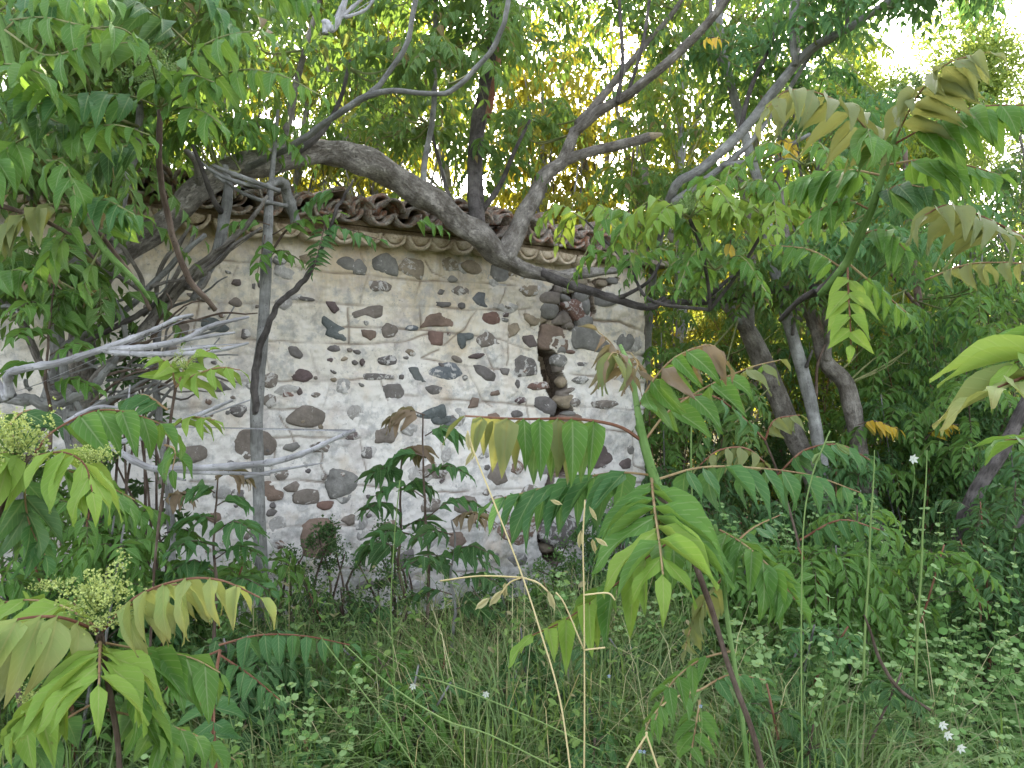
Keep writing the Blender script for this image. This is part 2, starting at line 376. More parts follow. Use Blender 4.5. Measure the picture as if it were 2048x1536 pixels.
T_TINY = (np.array([(0, 0, 0), (0.42, 0.42, 0.14), (0, 1, -0.12), (-0.42, 0.42, 0.14)]), np.array([(0, 1, 2, 3)]), np.array([(.5, 0), (1, .42), (.5, 1), (0, .42)]))
T_OVAL = leaflet_template(3, 2, 0.15, 0.15, 0.0, 'oval')

def norm(v): return v / (np.linalg.norm(v) + 1e-9)
def frond_frames(pts3, L, pairs, hang, start=0.18, wr=0.40, fwd=0.55, jit=0.12, terminal=True, r=None, lag=1.0):
    """returns the rachis points and a list of (matrix 3x4, t) for each leaflet"""
    r = r or rnd
    c = catmull([tuple(p_) for p_ in pts3], 5); c = np.array(c); n = len(c)
    seg = np.linalg.norm(np.diff(c, axis=0), axis=1); cum = np.concatenate([[0], np.cumsum(seg)]); tot = cum[-1]
    def at(t):
        s = t * tot; i = min(n - 2, max(0, int(np.searchsorted(cum, s)) - 1)); f = (s - cum[i]) / (seg[i] + 1e-9)
        return c[i] * (1 - f) + c[i + 1] * f, norm(c[i + 1] - c[i])
    up = np.array([0, 0, 1.0]); fr = []
    for j in range(pairs + (1 if terminal else 0)):
        t = start + (1 - start) * (j + 0.5) / (pairs + 0.5) if j < pairs else 1.0
        p_, T = at(min(t, 0.999))
        side = np.cross(T, up)
        if np.linalg.norm(side) < 0.25: side = side + np.array([0.3, 0.0, 0])
        side = norm(side); sc = 0.72 + 0.45 * math.sin(math.pi * min(1, (t * 0.9 + 0.12))) ** 1.0
        sc *= 0.88 if t > 0.85 else 1
        for sg in ((-1, 1) if j < pairs else (0,)):
            if sg == 0: D = T * 0.8 + np.array([0, 0, -hang * 0.6])
            else: D = side * sg * (1 - 0.35 * hang) + T * fwd + np.array([0, 0, -1.0]) * hang
            D = norm(D + np.array([r.gauss(0, jit), r.gauss(0, jit), r.gauss(0, jit)]))
            X = T * (1 if sg >= 0 else 1) if sg else side
            X = norm(X - D * np.dot(X, D)); N = np.cross(X, D)
            ref = up if abs(hang) < 0.9 else (side * sg + up * 0.3 if sg else up)
            if np.dot(N, ref) < 0: X = -X; N = -N
            l = L * sc * r.uniform(0.86, 1.12)
            tt = t + (r.gauss(0, 0.012) if sg else 0)
            p2, _ = at(min(max(tt, 0), 0.999))
            A = np.empty((3, 4)); A[:, 0] = X * l * wr * 0.92 * r.uniform(0.85, 1.1); A[:, 1] = D * l; A[:, 2] = N * l; A[:, 3] = p2 + D * l * 0.04
            fr.append((A, t))
    return c, fr
def rachis_tube(c, r0, r1, sides=5):
    n = len(c); rad = [r0 + (r1 - r0) * i / (n - 1) for i in range(n)]
    return tube_arrays(c, rad, sides, 0, 0, 0, cap=False)
def frond(parent, spec, Lpx, pairs, hang=0.6, mat='green', rmat='rachis', start=0.18, wr=0.42, fwd=0.5, rw=5, jit=0.12, split=True, tipmat=None, name='leaf'):
    """one compound leaf: a stalk with its leaflets as sub-parts. spec: (px,py,distance)..."""
    dm = spec[len(spec) // 2][2]; L = Lpx / F * dm
    pts = [P(*q) for q in spec]
    c, fr = frond_frames(pts, L, pairs, hang, start, wr, fwd, jit)
    V, Q, UV = rachis_tube(c, rw / F * dm / 2, rw / F * dm / 4)
    base = c[0]
    st = link(name, mesh_np('leaf_stalk', V - base, Q, [M[rmat]], uv=UV), parent, base)
    for A, t in fr:
        mt = tipmat if (tipmat and rnd.random() < (t - 0.35) * 1.7) else mat
        o = bpy.data.objects.new('leaflet', leaf_mesh(mt, rnd.randrange(len(TV)))); S.collection.objects.link(o)
        o.parent = st
        m4 = Matrix([list(A[i]) for i in range(3)] + [[0, 0, 0, 1]])
        m4.translation = Vector(A[:, 3] - base); o.matrix_basis = m4
    return st
class Foliage:
    """many small compound leaves joined into one part"""
    def __init__(s): s.A = []; s.tubes = []; s.n = 0
    def add_frond(s, pts, L, pairs, hang, start=0.2, wr=0.42, fwd=0.5, rw=0.003, r=None, jit=0.14):
        c, fr = frond_frames(pts, L, pairs, hang, start, wr, fwd, jit, r=r)
        s.A += [f[0] for f in fr]; c = c[::3] if len(c) > 6 else c
        s.tubes.append(rachis_tube(c, rw, rw * 0.5, 3))
    def leaf(s, p_, D, N, l, wr):
        D = norm(D); X = norm(np.cross(D, N)); N = np.cross(X, D); A = np.empty((3, 4))
        A[:, 0] = X * l * wr; A[:, 1] = D * l; A[:, 2] = N * l; A[:, 3] = p_; s.A.append(A)
    def tube(s, pts, r0, r1, sides=4):
        s.tubes.append(rachis_tube(np.array(pts), r0, r1, sides))
    def build(s, name, parent, base, mat, rmat='twig', T=T_NEAR, kind='stuff'):
        V, Q, UV = T; A = np.array(s.A); k = len(V); base = np.array(base)
        VV = np.einsum('nij,kj->nki', A[:, :, :3], V) + A[:, None, :, 3]
        n = len(A); VV = VV.reshape(-1, 3); QQ = (Q[None] + (np.arange(n) * k)[:, None, None]).reshape(-1, 4)
        UU = np.tile(UV, (n, 1)); mi = np.zeros(len(QQ), int); off = len(VV)
        vs, qs, us = [VV], [QQ], [UU]; nq = 0
        for tv, tq, tu in s.tubes:
            vs.append(tv); qs.append(tq + off); us.append(tu); off += len(tv); nq += len(tq)
        VV = np.concatenate(vs); QQ = np.concatenate(qs); UU = np.concatenate(us)
        mi = np.concatenate([mi, np.ones(nq, int)])
        return link(name, mesh_np(name, VV - base, QQ, [M[mat], M[rmat]], uv=UU, mi=mi), parent, base, kind=kind)
def cluster_pts(c, L, n, r, tilt=0.25, az0=None):
    """rachis lines of a rosette of compound leaves round a shoot tip"""
    out = []; a0 = r.uniform(0, 6.28) if az0 is None else az0
    for i in range(n):
        a = a0 + i * 6.283 / n + r.gauss(0, 0.25); l = L * r.uniform(0.75, 1.15); t = tilt + r.gauss(0, 0.22)
        d = np.array([math.cos(a), math.sin(a), 0]); z = np.array([0, 0, 1.0])
        out.append([c, c + d * l * 0.5 + z * l * (0.28 * t + 0.12), c + d * l * 0.95 + z * l * (t * 0.35 - 0.28 - r.random() * 0.25)])
    return out
# =============================================================================================
#                                           GROUND AND HILL
# =============================================================================================
def gz(x, y):
    z = 0.06 * mnoise.noise(Vector((x * 0.6, y * 0.6, 3.1))) - 0.02
    if y > 9: z += (y - 9) * 0.05
    if y > 22: z += (y - 22) * 0.42 * (0.8 + 0.4 * mnoise.noise(Vector((x * 0.05, 1.3, 0)))) if y < 44 else 22 * 0.42 * (0.8 + 0.4 * mnoise.noise(Vector((x * 0.05, 1.3, 0))))
    if y > 44: z += 0
    return z
ys = list(np.concatenate([np.arange(-30, 0, 2.0), np.arange(0, 12, 0.2), np.arange(12, 60, 1.0), np.arange(60, 300, 12)]))
xs = list(np.concatenate([np.arange(-200, -12, 8), np.arange(-12, 12, 0.25), np.arange(12, 201, 8)]))
nx = len(xs)
V = [(x, y, gz(x, y)) for y in ys for x in xs]
q = [(j * nx + i, j * nx + i + 1, (j + 1) * nx + i + 1, (j + 1) * nx + i) for j in range(len(ys) - 1) for i in range(nx - 1)]
mi = [1 if ys[j] > 18 else 0 for j in range(len(ys) - 1) for i in range(nx - 1)]
g = link('ground', mesh_np('ground', V, q, [M['soil'], M['hill']], mi=mi)); g['kind'] = 'structure'

# =============================================================================================
#                                           BUILDING
# =============================================================================================
TH = math.radians(31); U = np.array([math.cos(TH), math.sin(TH), 0]); NW = np.array([math.sin(TH), -math.cos(TH), 0])
P0 = np.array([-0.956, 5.4, 0.0]); C0 = float(NW @ P0)
def Wd(px): return C0 / (NW[0] * (px - 1024) / F + NW[1])
def Wsz(px, py):
    d = Wd(px); p_ = np.array(P(px, py, d)); return float(U @ (p_ - P0)), float(p_[2])
def Wp(s, z, off=0.0): return P0 + U * s + NW * off + np.array([0, 0, z])
s_min = Wsz(-330, 768)[0]; s_max = Wsz(1296, 768)[0]
print('wall s', s_min, s_max, 'depths', Wd(0), Wd(1296))
hut = thing('stone_outbuilding', Wp(0, 0, -1.5), 'small old outbuilding of rubble stone under flaking cream plaster with a terracotta tile eave', 'building')
STEP = 0.0095
ns = int((s_max - s_min) / STEP) + 1; nz = int(2.85 / STEP)
sg = np.linspace(s_min, s_max, ns); zg = np.linspace(-0.25, 2.60, nz)
SG, ZG = np.meshgrid(sg, zg)
def vnoise(x, y, seed):
    r_ = np.random.default_rng(seed); G = r_.random((257, 257))
    xi = np.floor(x).astype(int); yi = np.floor(y).astype(int); fx = x - xi; fy = y - yi
    fx = fx * fx * (3 - 2 * fx); fy = fy * fy * (3 - 2 * fy); a = lambda i, j: G[(yi + j) % 257, (xi + i) % 257]
    return (a(0, 0) * (1 - fx) + a(1, 0) * fx) * (1 - fy) + (a(0, 1) * (1 - fx) + a(1, 1) * fx) * fy - 0.5
H = 0.034 * vnoise(SG * 2.2, ZG * 2.2, 1) + 0.024 * vnoise(SG * 6, ZG * 7, 2) + 0.012 * vnoise(SG * 17, ZG * 19, 3) + 0.009 * vnoise(SG * 40, ZG * 42, 4) + 0.003 * vnoise(SG * 90, ZG * 90, 5)
def fld(s, z):
    s = np.array([s]); z = np.array([z])
    return float((0.034 * vnoise(s * 2.2, z * 2.2, 1) + 0.024 * vnoise(s * 6, z * 7, 2))[0])
def seg_dist(px_pts):
    pts = [Wsz(*q_) for q_ in px_pts]; D = np.full(SG.shape, 9.0)
    wob = 0.010 * vnoise(SG * 14, ZG * 14, 9); X = SG + wob; Z = ZG + 0.012 * vnoise(SG * 11 + 7, ZG * 11, 10)
    for (a0, b0), (a1, b1) in zip(pts, pts[1:]):
        dx, dz = a1 - a0, b1 - b0; L2 = dx * dx + dz * dz + 1e-9
        t = np.clip(((X - a0) * dx + (Z - b0) * dz) / L2, 0, 1)
        D = np.minimum(D, np.hypot(X - a0 - t * dx, Z - b0 - t * dz))
    return D
JOINTS = [
 ([(330, 520), (440, 522), (540, 525), (650, 545), (720, 548), (830, 560), (1000, 567), (1085, 577)], 5, .007),
 ([(350, 603), (480, 605), (620, 603), (720, 610), (880, 613), (930, 620), (1060, 618)], 6, .008),
 ([(370, 668), (500, 680), (640, 685), (700, 690), (800, 685), (870, 665)], 5, .008),
 ([(640, 655), (790, 655), (920, 668), (1000, 680), (1060, 700)], 5, .008),
 ([(420, 762), (560, 762), (660, 762), (760, 757)], 5, .008), ([(880, 700), (845, 716), (900, 728), (1010, 740)], 5, .007),
 ([(300, 815), (480, 818), (600, 817), (700, 822)], 5, .007), ([(810, 790), (900, 800), (1050, 810), (1090, 816)], 6, .008),
 ([(480, 880), (600, 874), (720, 876)], 5, .007), ([(380, 965), (600, 960), (750, 975), (900, 985), (1050, 975)], 5, .008),
 ([(1140, 748), (1290, 765)], 6, .008), ([(1140, 812), (1290, 820)], 5, .007), ([(1130, 958), (1290, 965)], 6, .009),
 ([(1183, 640), (1240, 645), (1296, 668)], 7, .02), ([(1200, 703), (1240, 706), (1300, 712)], 7, .025), ([(1190, 565), (1186, 640)], 7, .012),
 ([(1200, 860), (1296, 866)], 6, .014), ([(1262, 866), (1270, 930), (1300, 945)], 5, .012), ([(1190, 765), (1200, 812)], 5, .01),
 ([(475, 530), (455, 600)], 4, .006), ([(440, 535), (470, 600)], 4, .005), ([(600, 560), (580, 600)], 4, .006), ([(740, 548), (722, 605)], 5, .007),
 ([(842, 560), (826, 610)], 5, .007), ([(560, 490), (600, 540)], 4, .006), ([(640, 615), (620, 650)], 4, .005), ([(697, 615), (698, 690)], 5, .008),
 ([(838, 615), (846, 660)], 5, .008), ([(1012, 575), (998, 620)], 4, .006), ([(955, 618), (925, 660), (890, 690)], 5, .008), ([(1018, 640), (1014, 730)], 5, .008),
 ([(530, 700), (545, 760)], 4, .006), ([(560, 830), (590, 885)], 4, .006), ([(930, 730), (965, 800), (985, 815)], 5, .009), ([(968, 700), (990, 742)], 5, .006),
 ([(620, 700), (640, 760)], 4, .006), ([(1055, 800), (1062, 850)], 5, .007), ([(790, 690), (805, 740)], 4, .006), ([(660, 770), (645, 815)], 4, .005),
 ([(1035, 605), (1045, 640), (1070, 660)], 4, .007), ([(1050, 618), (1058, 640)], 3, .007), ([(400, 603), (385, 668)], 4, .005), ([(760, 760), (775, 800)], 4, .006),
 ([(850, 520), (865, 545), (900, 560)], 4, .010), ([(890, 508), (915, 530), (925, 560)], 4, .008), ([(1000, 530), (1020, 556), (1045, 567)], 4, .010),
 ([(650, 880), (640, 930), (660, 960)], 4, .007), ([(880, 880), (890, 960)], 4, .006), ([(720, 880), (735, 960)], 4, .006), ([(430, 1060), (620, 1050), (900, 1060), (1080, 1040)], 5, .008),
 ([(640, 1130), (800, 1150), (1000, 1140)], 5, .008), ([(940, 990), (950, 1060)], 4, .007), ([(720, 500), (735, 545)], 4, .006), ([(550, 900), (540, 960)], 4, .006)]
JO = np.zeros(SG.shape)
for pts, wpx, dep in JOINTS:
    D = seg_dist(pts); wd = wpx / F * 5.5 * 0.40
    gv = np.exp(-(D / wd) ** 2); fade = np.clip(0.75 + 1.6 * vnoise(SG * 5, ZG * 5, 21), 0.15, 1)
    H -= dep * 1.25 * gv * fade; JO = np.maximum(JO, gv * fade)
def inpoly(poly):
    poly = [Wsz(*q_) for q_ in poly]; X = SG + 0.014 * vnoise(SG * 30, ZG * 30, 31); Z = ZG + 0.014 * vnoise(SG * 30, ZG * 30, 32); ins = np.zeros(SG.shape, bool)
    for (x0, z0), (x1, z1) in zip(poly, poly[1:] + poly[:1]):
        if z0 == z1: continue
        c = ((z0 > Z) != (z1 > Z)) & (X < (x1 - x0) * (Z - z0) / (z1 - z0) + x0); ins ^= c
    return ins
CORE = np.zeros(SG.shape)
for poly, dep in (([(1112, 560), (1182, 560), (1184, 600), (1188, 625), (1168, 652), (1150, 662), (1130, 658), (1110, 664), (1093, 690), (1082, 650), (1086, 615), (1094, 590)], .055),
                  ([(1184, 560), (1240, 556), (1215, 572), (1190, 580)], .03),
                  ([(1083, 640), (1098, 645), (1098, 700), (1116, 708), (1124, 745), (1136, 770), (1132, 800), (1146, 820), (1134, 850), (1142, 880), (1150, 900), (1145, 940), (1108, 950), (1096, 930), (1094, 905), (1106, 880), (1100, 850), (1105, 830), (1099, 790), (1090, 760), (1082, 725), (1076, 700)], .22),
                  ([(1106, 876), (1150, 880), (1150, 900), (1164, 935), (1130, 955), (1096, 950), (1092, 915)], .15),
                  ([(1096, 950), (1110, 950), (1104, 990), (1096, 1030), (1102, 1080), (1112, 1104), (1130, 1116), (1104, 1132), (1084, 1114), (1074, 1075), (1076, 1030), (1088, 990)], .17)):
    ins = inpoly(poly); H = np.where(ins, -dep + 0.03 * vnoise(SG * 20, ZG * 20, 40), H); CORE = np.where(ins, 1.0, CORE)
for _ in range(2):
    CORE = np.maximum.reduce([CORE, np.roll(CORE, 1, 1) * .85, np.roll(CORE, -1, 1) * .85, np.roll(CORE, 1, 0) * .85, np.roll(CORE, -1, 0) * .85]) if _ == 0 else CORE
# rounded right-hand corner
H -= 0.03 * np.exp(-((s_max - SG) / 0.02)) * (1 + vnoise(SG * 8, ZG * 12, 50))
H = np.where((SG > s_max - STEP * 0.6), -0.25, H)
# shallow lip of plaster round the stones is left to the relief itself
edge = np.exp(-((s_max - SG) / 0.06)); SG2 = SG + edge * (0.035 * vnoise(SG * 0 + 3.3, ZG * 5.3, 61) + 0.02 * vnoise(SG * 0 + 8, ZG * 19, 62) - 0.015)
Vw = (P0[None, None] + U * SG2[..., None] + NW * H[..., None]); Vw[..., 2] += ZG
idx = np.arange(SG.size).reshape(SG.shape)
Qw = np.stack([idx[:-1, :-1], idx[:-1, 1:], idx[1:, 1:], idx[1:, :-1]], -1).reshape(-1, 4)
base = np.array(wloc(hut)); me = mesh_np('plaster_face', Vw.reshape(-1, 3) - base, Qw, [M['plaster']])
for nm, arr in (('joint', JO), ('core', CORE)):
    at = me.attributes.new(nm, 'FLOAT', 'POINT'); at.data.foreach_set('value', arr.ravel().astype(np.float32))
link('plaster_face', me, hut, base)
def box_on_wall(name, s0, s1, z0, z1, o0, o1, mat, jag=0.0):
    V = []
    for s_ in (s0, s1):
        for z_ in (z0, z1):
            for o_ in (o0, o1): V.append(tuple(Wp(s_, z_, o_) - base + rng.normal(0, jag, 3)))
    Fc = [(0, 1, 3, 2), (4, 6, 7, 5), (0, 4, 5, 1), (2, 3, 7, 6), (0, 2, 6, 4), (1, 5, 7, 3)]
    return link(name, mesh_py(name, V, Fc, [M[mat]], False), hut, base)
# masonry body behind the face: side, rear and far walls
DEPTH = 3.2
box_on_wall('side_wall', s_max - 0.4, s_max - 0.055, -0.3, 2.60, -DEPTH, -0.2, 'plaster')
box_on_wall('rear_wall', s_min - 0.02, s_max - 0.41, -0.3, 2.60, -DEPTH, -DEPTH + 0.4, 'plaster')
box_on_wall('end_wall', s_min - 0.42, s_min - 0.03, -0.3, 2.60, -DEPTH, 0.0, 'plaster')
box_on_wall('wall_core', s_min - 0.02, s_max - 0.41, -0.3, 2.58, -0.42, -0.22, 'mortar')

def stone(cx, cy, w_, h_, rot=0, col='brown', off=0.0, thick=0.05, poly=None, nv=20, jag=0.16, dome=0.010, lean=0):
    s0, z0 = Wsz(cx, cy); d = Wd(cx); ks = d * d / (F * abs(C0)); kz = d / F
    ca, sa = math.cos(math.radians(rot)), math.sin(math.radians(rot)); ph = rnd.uniform(0, 6.28)
    sq = rnd.uniform(0.6, 1.25)
    rings = []; hb = fld(s0, z0) + off; out = []
    ang = [2 * math.pi * k / nv for k in range(nv)]
    rr = []
    for k, a_ in enumerate(ang):
        r_ = 1 + jag * mnoise.noise(Vector((math.cos(a_) * 1.3 + ph, math.sin(a_) * 1.3, ph))) * 2 + rnd.gauss(0, jag * 0.3)
        cx_, sx_ = math.cos(a_), math.sin(a_)
        e_ = sq; x = abs(cx_) ** e_ * (1 if cx_ > 0 else -1); y = abs(sx_) ** e_ * (1 if sx_ > 0 else -1)
        rr.append((x * r_ * w_ / 2, y * r_ * h_ / 2))
    if not poly and dome < 0.015 and w_ > 17:
        nc = rnd.choice((5, 6, 6, 7)); a0 = rnd.uniform(0, 6.28); poly = []
        for i_ in range(nc):
            a_ = a0 + (i_ + rnd.uniform(-.28, .28)) * 6.283 / nc; f_ = rnd.uniform(.82, 1.14)
            x_, y_ = math.cos(a_) * w_ / 2 * f_, math.sin(a_) * h_ / 2 * f_; poly.append((cx + x_ * ca - y_ * sa, cy - (x_ * sa + y_ * ca)))
        poly = poly[::-1]; ca, sa = 1.0, 0.0
    if poly:
        rr = []; n_ = len(poly)
        for i_ in range(n_):
            (x0, y0), (x1, y1) = poly[i_], poly[(i_ + 1) % n_]; m_ = 3 if n_ > 5 else 4
            for k_ in range(m_):
                t_ = k_ / m_; jx, jy = rnd.gauss(0, 0.9), rnd.gauss(0, 0.9); rr.append((x0 + (x1 - x0) * t_ - cx + jx, -(y0 + (y1 - y0) * t_ - cy) + jy))
        rr = rr[::-1]; nv = len(rr); rr = [((rr[i_ - 1][0] + 3 * rr[i_][0] + rr[(i_ + 1) % nv][0]) / 5 * 1.12, (rr[i_ - 1][1] + 3 * rr[i_][1] + rr[(i_ + 1) % nv][1]) / 5 * 1.12) for i_ in range(nv)]
    V = []
    for f_, o_ in ((1.04, -thick), (1.0, -0.007), (0.86, dome * 0.7), (0.45, dome * 1.15)):
        for k, (x, y) in enumerate(rr):
            X = (x * ca - y * sa) * f_; Y = (x * sa + y * ca) * f_
            n_ = mnoise.noise(Vector((X * 0.06 + ph, Y * 0.06, ph * 2))) * 0.009 if f_ < 1.01 else 0
            V.append(tuple(U * X * ks + np.array([0, 0, Y * kz]) + NW * (o_ + n_ + hb)))
    V.append(tuple(NW * (dome * 1.25 + hb)))
    Fc = []
    for j in range(3):
        for k in range(nv):
            a_ = j * nv + k; b_ = j * nv + (k + 1) % nv; Fc.append((a_, b_, b_ + nv, a_ + nv))
    for k in range(nv): Fc.append((3 * nv + k, 3 * nv + (k + 1) % nv, 4 * nv))
    me = mesh_py('stone', V, Fc, [ST[col]]); return link('stone', me, hut, Wp(s0, z0, 0))
STONES = """720,534,38,32,0,grey F;766,534,44,44,0,grey;828,534,60,42,5,tan F;761,572,46,24,5,gbrown F;882,584,14,11,20,dgrey;925,582,32,20,0,gbrown F;
959,595,26,30,-10,blue;966,612,12,8,-40,blue;888,608,36,15,2,dgrey;923,612,14,12,0,dgrey;752,621,38,26,15,gbrown;722,631,36,12,12,gbrown;886,642,64,32,0,brown;
981,637,38,27,0,red;682,663,42,30,-30,teal;659,640,20,30,-30,teal;738,668,30,20,-5,brown;780,662,32,30,0,gbrown;826,655,24,12,0,blue F;874,677,30,28,0,red;
931,674,32,22,10,teal;925,690,14,14,0,teal;978,678,52,28,-10,gbrown F;1027,660,25,28,10,tan;1062,683,32,30,-10,purple;670,697,24,12,0,dgrey;715,704,18,9,0,dgrey;
821,705,22,12,-30,tan F;952,712,30,11,10,purple;915,719,22,12,-15,gbrown;710,725,16,8,0,dgrey;725,724,10,14,0,purple;775,720,36,22,0,dgrey F;828,740,30,24,-20,teal;
842,758,26,18,-55,teal;969,746,42,30,-25,dgrey;1011,741,22,17,-15,dgrey;1050,734,54,38,0,dgrey F;757,752,60,16,-3,dgrey F;893,744,62,32,-5,blue F;787,783,48,34,0,dgrey;
867,780,40,18,-5,dgrey F;902,845,30,20,10,blue;1035,768,9,15,0,dgrey;1084,772,44,17,8,red F;991,786,19,10,0,brown;1094,806,42,30,-5,dgrey;947,806,22,22,20,brown;
869,825,60,30,15,teal;880,840,40,20,0,teal;1043,801,22,15,0,purple F;1036,828,24,15,0,dgrey;770,867,56,46,0,gbrown F;996,869,38,84,-5,brown;706,872,30,16,0,purple F;
737,905,32,22,0,dgrey F;995,945,36,54,5,gbrown;1033,934,32,28,0,brown F;1084,930,36,36,0,grey F;683,965,60,62,0,grey;650,1010,34,18,5,red;1197,912,58,46,0,purple F;1110,680,56,52,0,brown;
1181,684,68,42,-5,grey;1062,638,30,18,-35,tan;1210,808,52,16,0,gbrown F;1166,729,26,10,0,dgrey F;1248,684,34,34,0,grey;1251,927,24,22,0,purple;1262,900,13,15,0,grey;
473,565,21,14,0,purple;523,568,15,15,-30,dgrey;508,572,7,12,0,dgrey;398,594,48,13,-14,gbrown;473,604,25,16,0,gbrown;665,611,32,22,-30,purple;610,597,40,8,-8,dgrey F;427,650,50,22,-10,teal;
362,657,32,30,10,gbrown;492,667,18,22,0,dgrey F;593,705,34,26,-5,dgrey;540,760,34,30,0,gbrown F;606,751,48,29,0,purple;441,772,60,30,-15,dgrey;578,790,24,14,0,red F;
600,783,12,14,0,purple;538,802,27,27,10,gbrown F;613,833,72,42,3,gbrown;477,821,32,24,0,dgrey F;500,890,56,60,0,gbrown;535,898,46,40,-15,gbrown;383,910,64,34,5,gbrown;
583,895,28,20,0,grey;640,893,36,28,0,gbrown F;492,955,48,24,0,gbrown;543,984,44,48,0,brown;581,973,36,20,0,gbrown;612,994,52,32,0,gbrown;475,989,30,26,0,dgrey F;563,950,32,20,0,gbrown F;
541,1025,22,15,0,dgrey;616,942,13,9,0,dgrey;648,955,10,12,0,gbrown F;637,1079,66,74,0,brown;427,1035,32,20,0,brown;1034,1060,84,66,-5,brown F;1122,1060,74,64,0,dgrey F;814,1118,34,36,0,dgrey;
913,1081,52,34,-15,brown;735,1170,34,18,0,dgrey;968,1162,54,36,0,brown;764,1166,28,14,0,gbrown;870,940,60,30,0,gbrown F;930,1010,46,34,0,gbrown;860,1010,38,30,0,gbrown F;
1000,1000,40,22,0,gbrown F;780,1060,30,40,0,brown F;1060,980,36,30,0,gbrown F;700,1040,28,22,0,gbrown;760,940,26,18,0,purple;1210,600,40,30,0,grey;1160,760,30,16,0,grey F;
380,730,46,36,0,teal;340,700,26,22,0,gbrown;300,620,30,26,0,gbrown F;270,760,40,26,0,dgrey;330,960,34,20,0,gbrown;700,700,10,8,0,gbrown;660,720,14,10,0,purple F;630,790,18,10,0,gbrown F;
330,1040,30,24,0,gbrown F;500,1070,30,22,0,gbrown F;560,1090,24,16,0,brown F;1040,1120,40,26,0,grey F;1240,1000,46,34,0,grey F;1180,1000,40,30,0,purple F;1110,1000,34,26,0,gbrown;1220,1060,50,40,0,grey F;
906,558,20,14,0,grey;1040,545,44,26,0,tan F;1000,545,40,40,0,grey;945,535,40,26,0,tan;690,525,36,26,0,grey;620,520,44,22,0,tan;560,520,30,20,0,grey F;1060,580,40,22,0,tan F;900,530,36,30,0,tan F"""
POLYS = """teal|550,600;600,640;655,660;658,715;610,705;560,690;570,660;550,640
gbrown|668,605;720,580;770,560;815,558;808,600;790,620;735,600;690,620
brown|718,670;780,668;783,700;755,712;730,695
brown|995,660;1015,610;1065,590;1120,600;1155,655;1080,650;1040,650
red|1258,592;1318,588;1335,620;1325,640;1290,645;1256,630
red|1022,672;1088,680;1085,735;1030,735
teal|1145,690;1180,678;1215,685;1212,710;1180,715;1178,738;1155,735
gbrownF|1230,710;1280,670;1340,730;1250,742
tan|1372,645;1415,640;1425,665;1405,690;1372,705
purple|1440,695;1485,690;1505,735;1470,750;1445,720
dgrey|395,745;430,740;465,775;450,795;405,780
teal|925,835;970,835;975,855;1010,905;980,900;945,875
dgrey|1218,825;1270,830;1312,860;1310,895;1270,890;1235,860
dgrey|1335,840;1380,835;1370,870;1350,865
dgreyF|1395,800;1430,780;1490,800;1503,868;1392,870
dgreyF|733,862;790,860;860,870;855,885;740,890
dgrey|815,915;880,905;912,935;900,970;850,978;820,965
teal|960,1045;1020,1020;1080,995;1090,1065;1010,1065
gbrown|390,1060;450,1005;500,1010;550,1040;545,1090;470,1100;400,1080
gbrown|160,1145;200,1110;255,1125;290,1125;345,1180;310,1225;250,1225;210,1240;165,1215;155,1170
brown|1530,645;1600,655;1645,680;1640,755;1530,750;1510,720;1530,680
grey|1665,665;1720,650;1790,700;1825,735;1790,765;1700,745;1670,750;1660,700
gbrown|1565,640;1625,580;1665,635;1600,645
redF|1615,555;1680,530;1735,580;1745,605;1695,635;1650,590
tan|1470,655;1510,590;1550,620;1525,640;1490,645
brown|1285,1040;1340,1050;1368,1200;1330,1220;1285,1180
gbrown|1310,1235;1345,1270;1365,1340;1315,1355;1280,1320
purple|1720,1190;1800,1170;1840,1250;1790,1280;1730,1280
dgrey|1500,970;1560,965;1590,1000;1580,1050;1530,1030;1495,1000
dgrey|35,905;75,890;150,935;90,945;45,935
gbrown|415,1400;450,1375;525,1385;525,1440;460,1445;420,1435
brown|275,1345;320,1340;335,1380;372,1390;365,1420;290,1430
gbrown|370,1365;430,1340;445,1360;430,1390;390,1388
blue|1215,530;1240,500;1268,505;1265,545;1280,560;1262,565;1230,550
dgrey|1050,545;1120,540;1118,560;1080,567;1055,560
purple|555,540;605,545;620,575;600,592;575,575
grey|775,360;830,320;880,360;880,425;780,400
tanF|885,400;920,350;1000,360;985,440;920,420
greyF|665,385;715,350;745,385;735,420;690,415
brown|456,1547;490,1514;568,1518;601,1558;597,1669;534,1683;463,1665
gbrown|780,1110;860,1090;880,1130;850,1170;780,1165
brown|1205,990;1215,968;1240,975;1240,1010;1200,1015"""
PC = []
for row in POLYS.split('\n'):
    col, pp = row.split('|'); pg = [(400 + float(q_.split(',')[0]) / 2.226, 360 + float(q_.split(',')[1]) / 2.226) for q_ in pp.split(';')]
    cx = sum(p_[0] for p_ in pg) / len(pg); cy = sum(p_[1] for p_ in pg) / len(pg); PC.append((cx, cy, max(p_[0] for p_ in pg) - cx))
    stone(cx, cy, 10, 10, 0, col, off=-0.006 if 1070 < cx < 1165 and cy < 700 else 0.005, poly=pg, dome=0.006)
for t in STONES.replace('\n', '').split(';'):
    a_ = t.split(',')
    if any(math.hypot(float(a_[0]) - c_[0], float(a_[1]) - c_[1]) < max(13, c_[2] * .75) for c_ in PC): continue
    c = a_[5].replace(' F', 'F')
    fl = c.endswith('F')
    stone(float(a_[0]), float(a_[1]), float(a_[2]) * 1.12, float(a_[3]) * 1.12, float(a_[4]), c, off=(0.000 if fl else 0.003) + rnd.gauss(0, 0.0015))
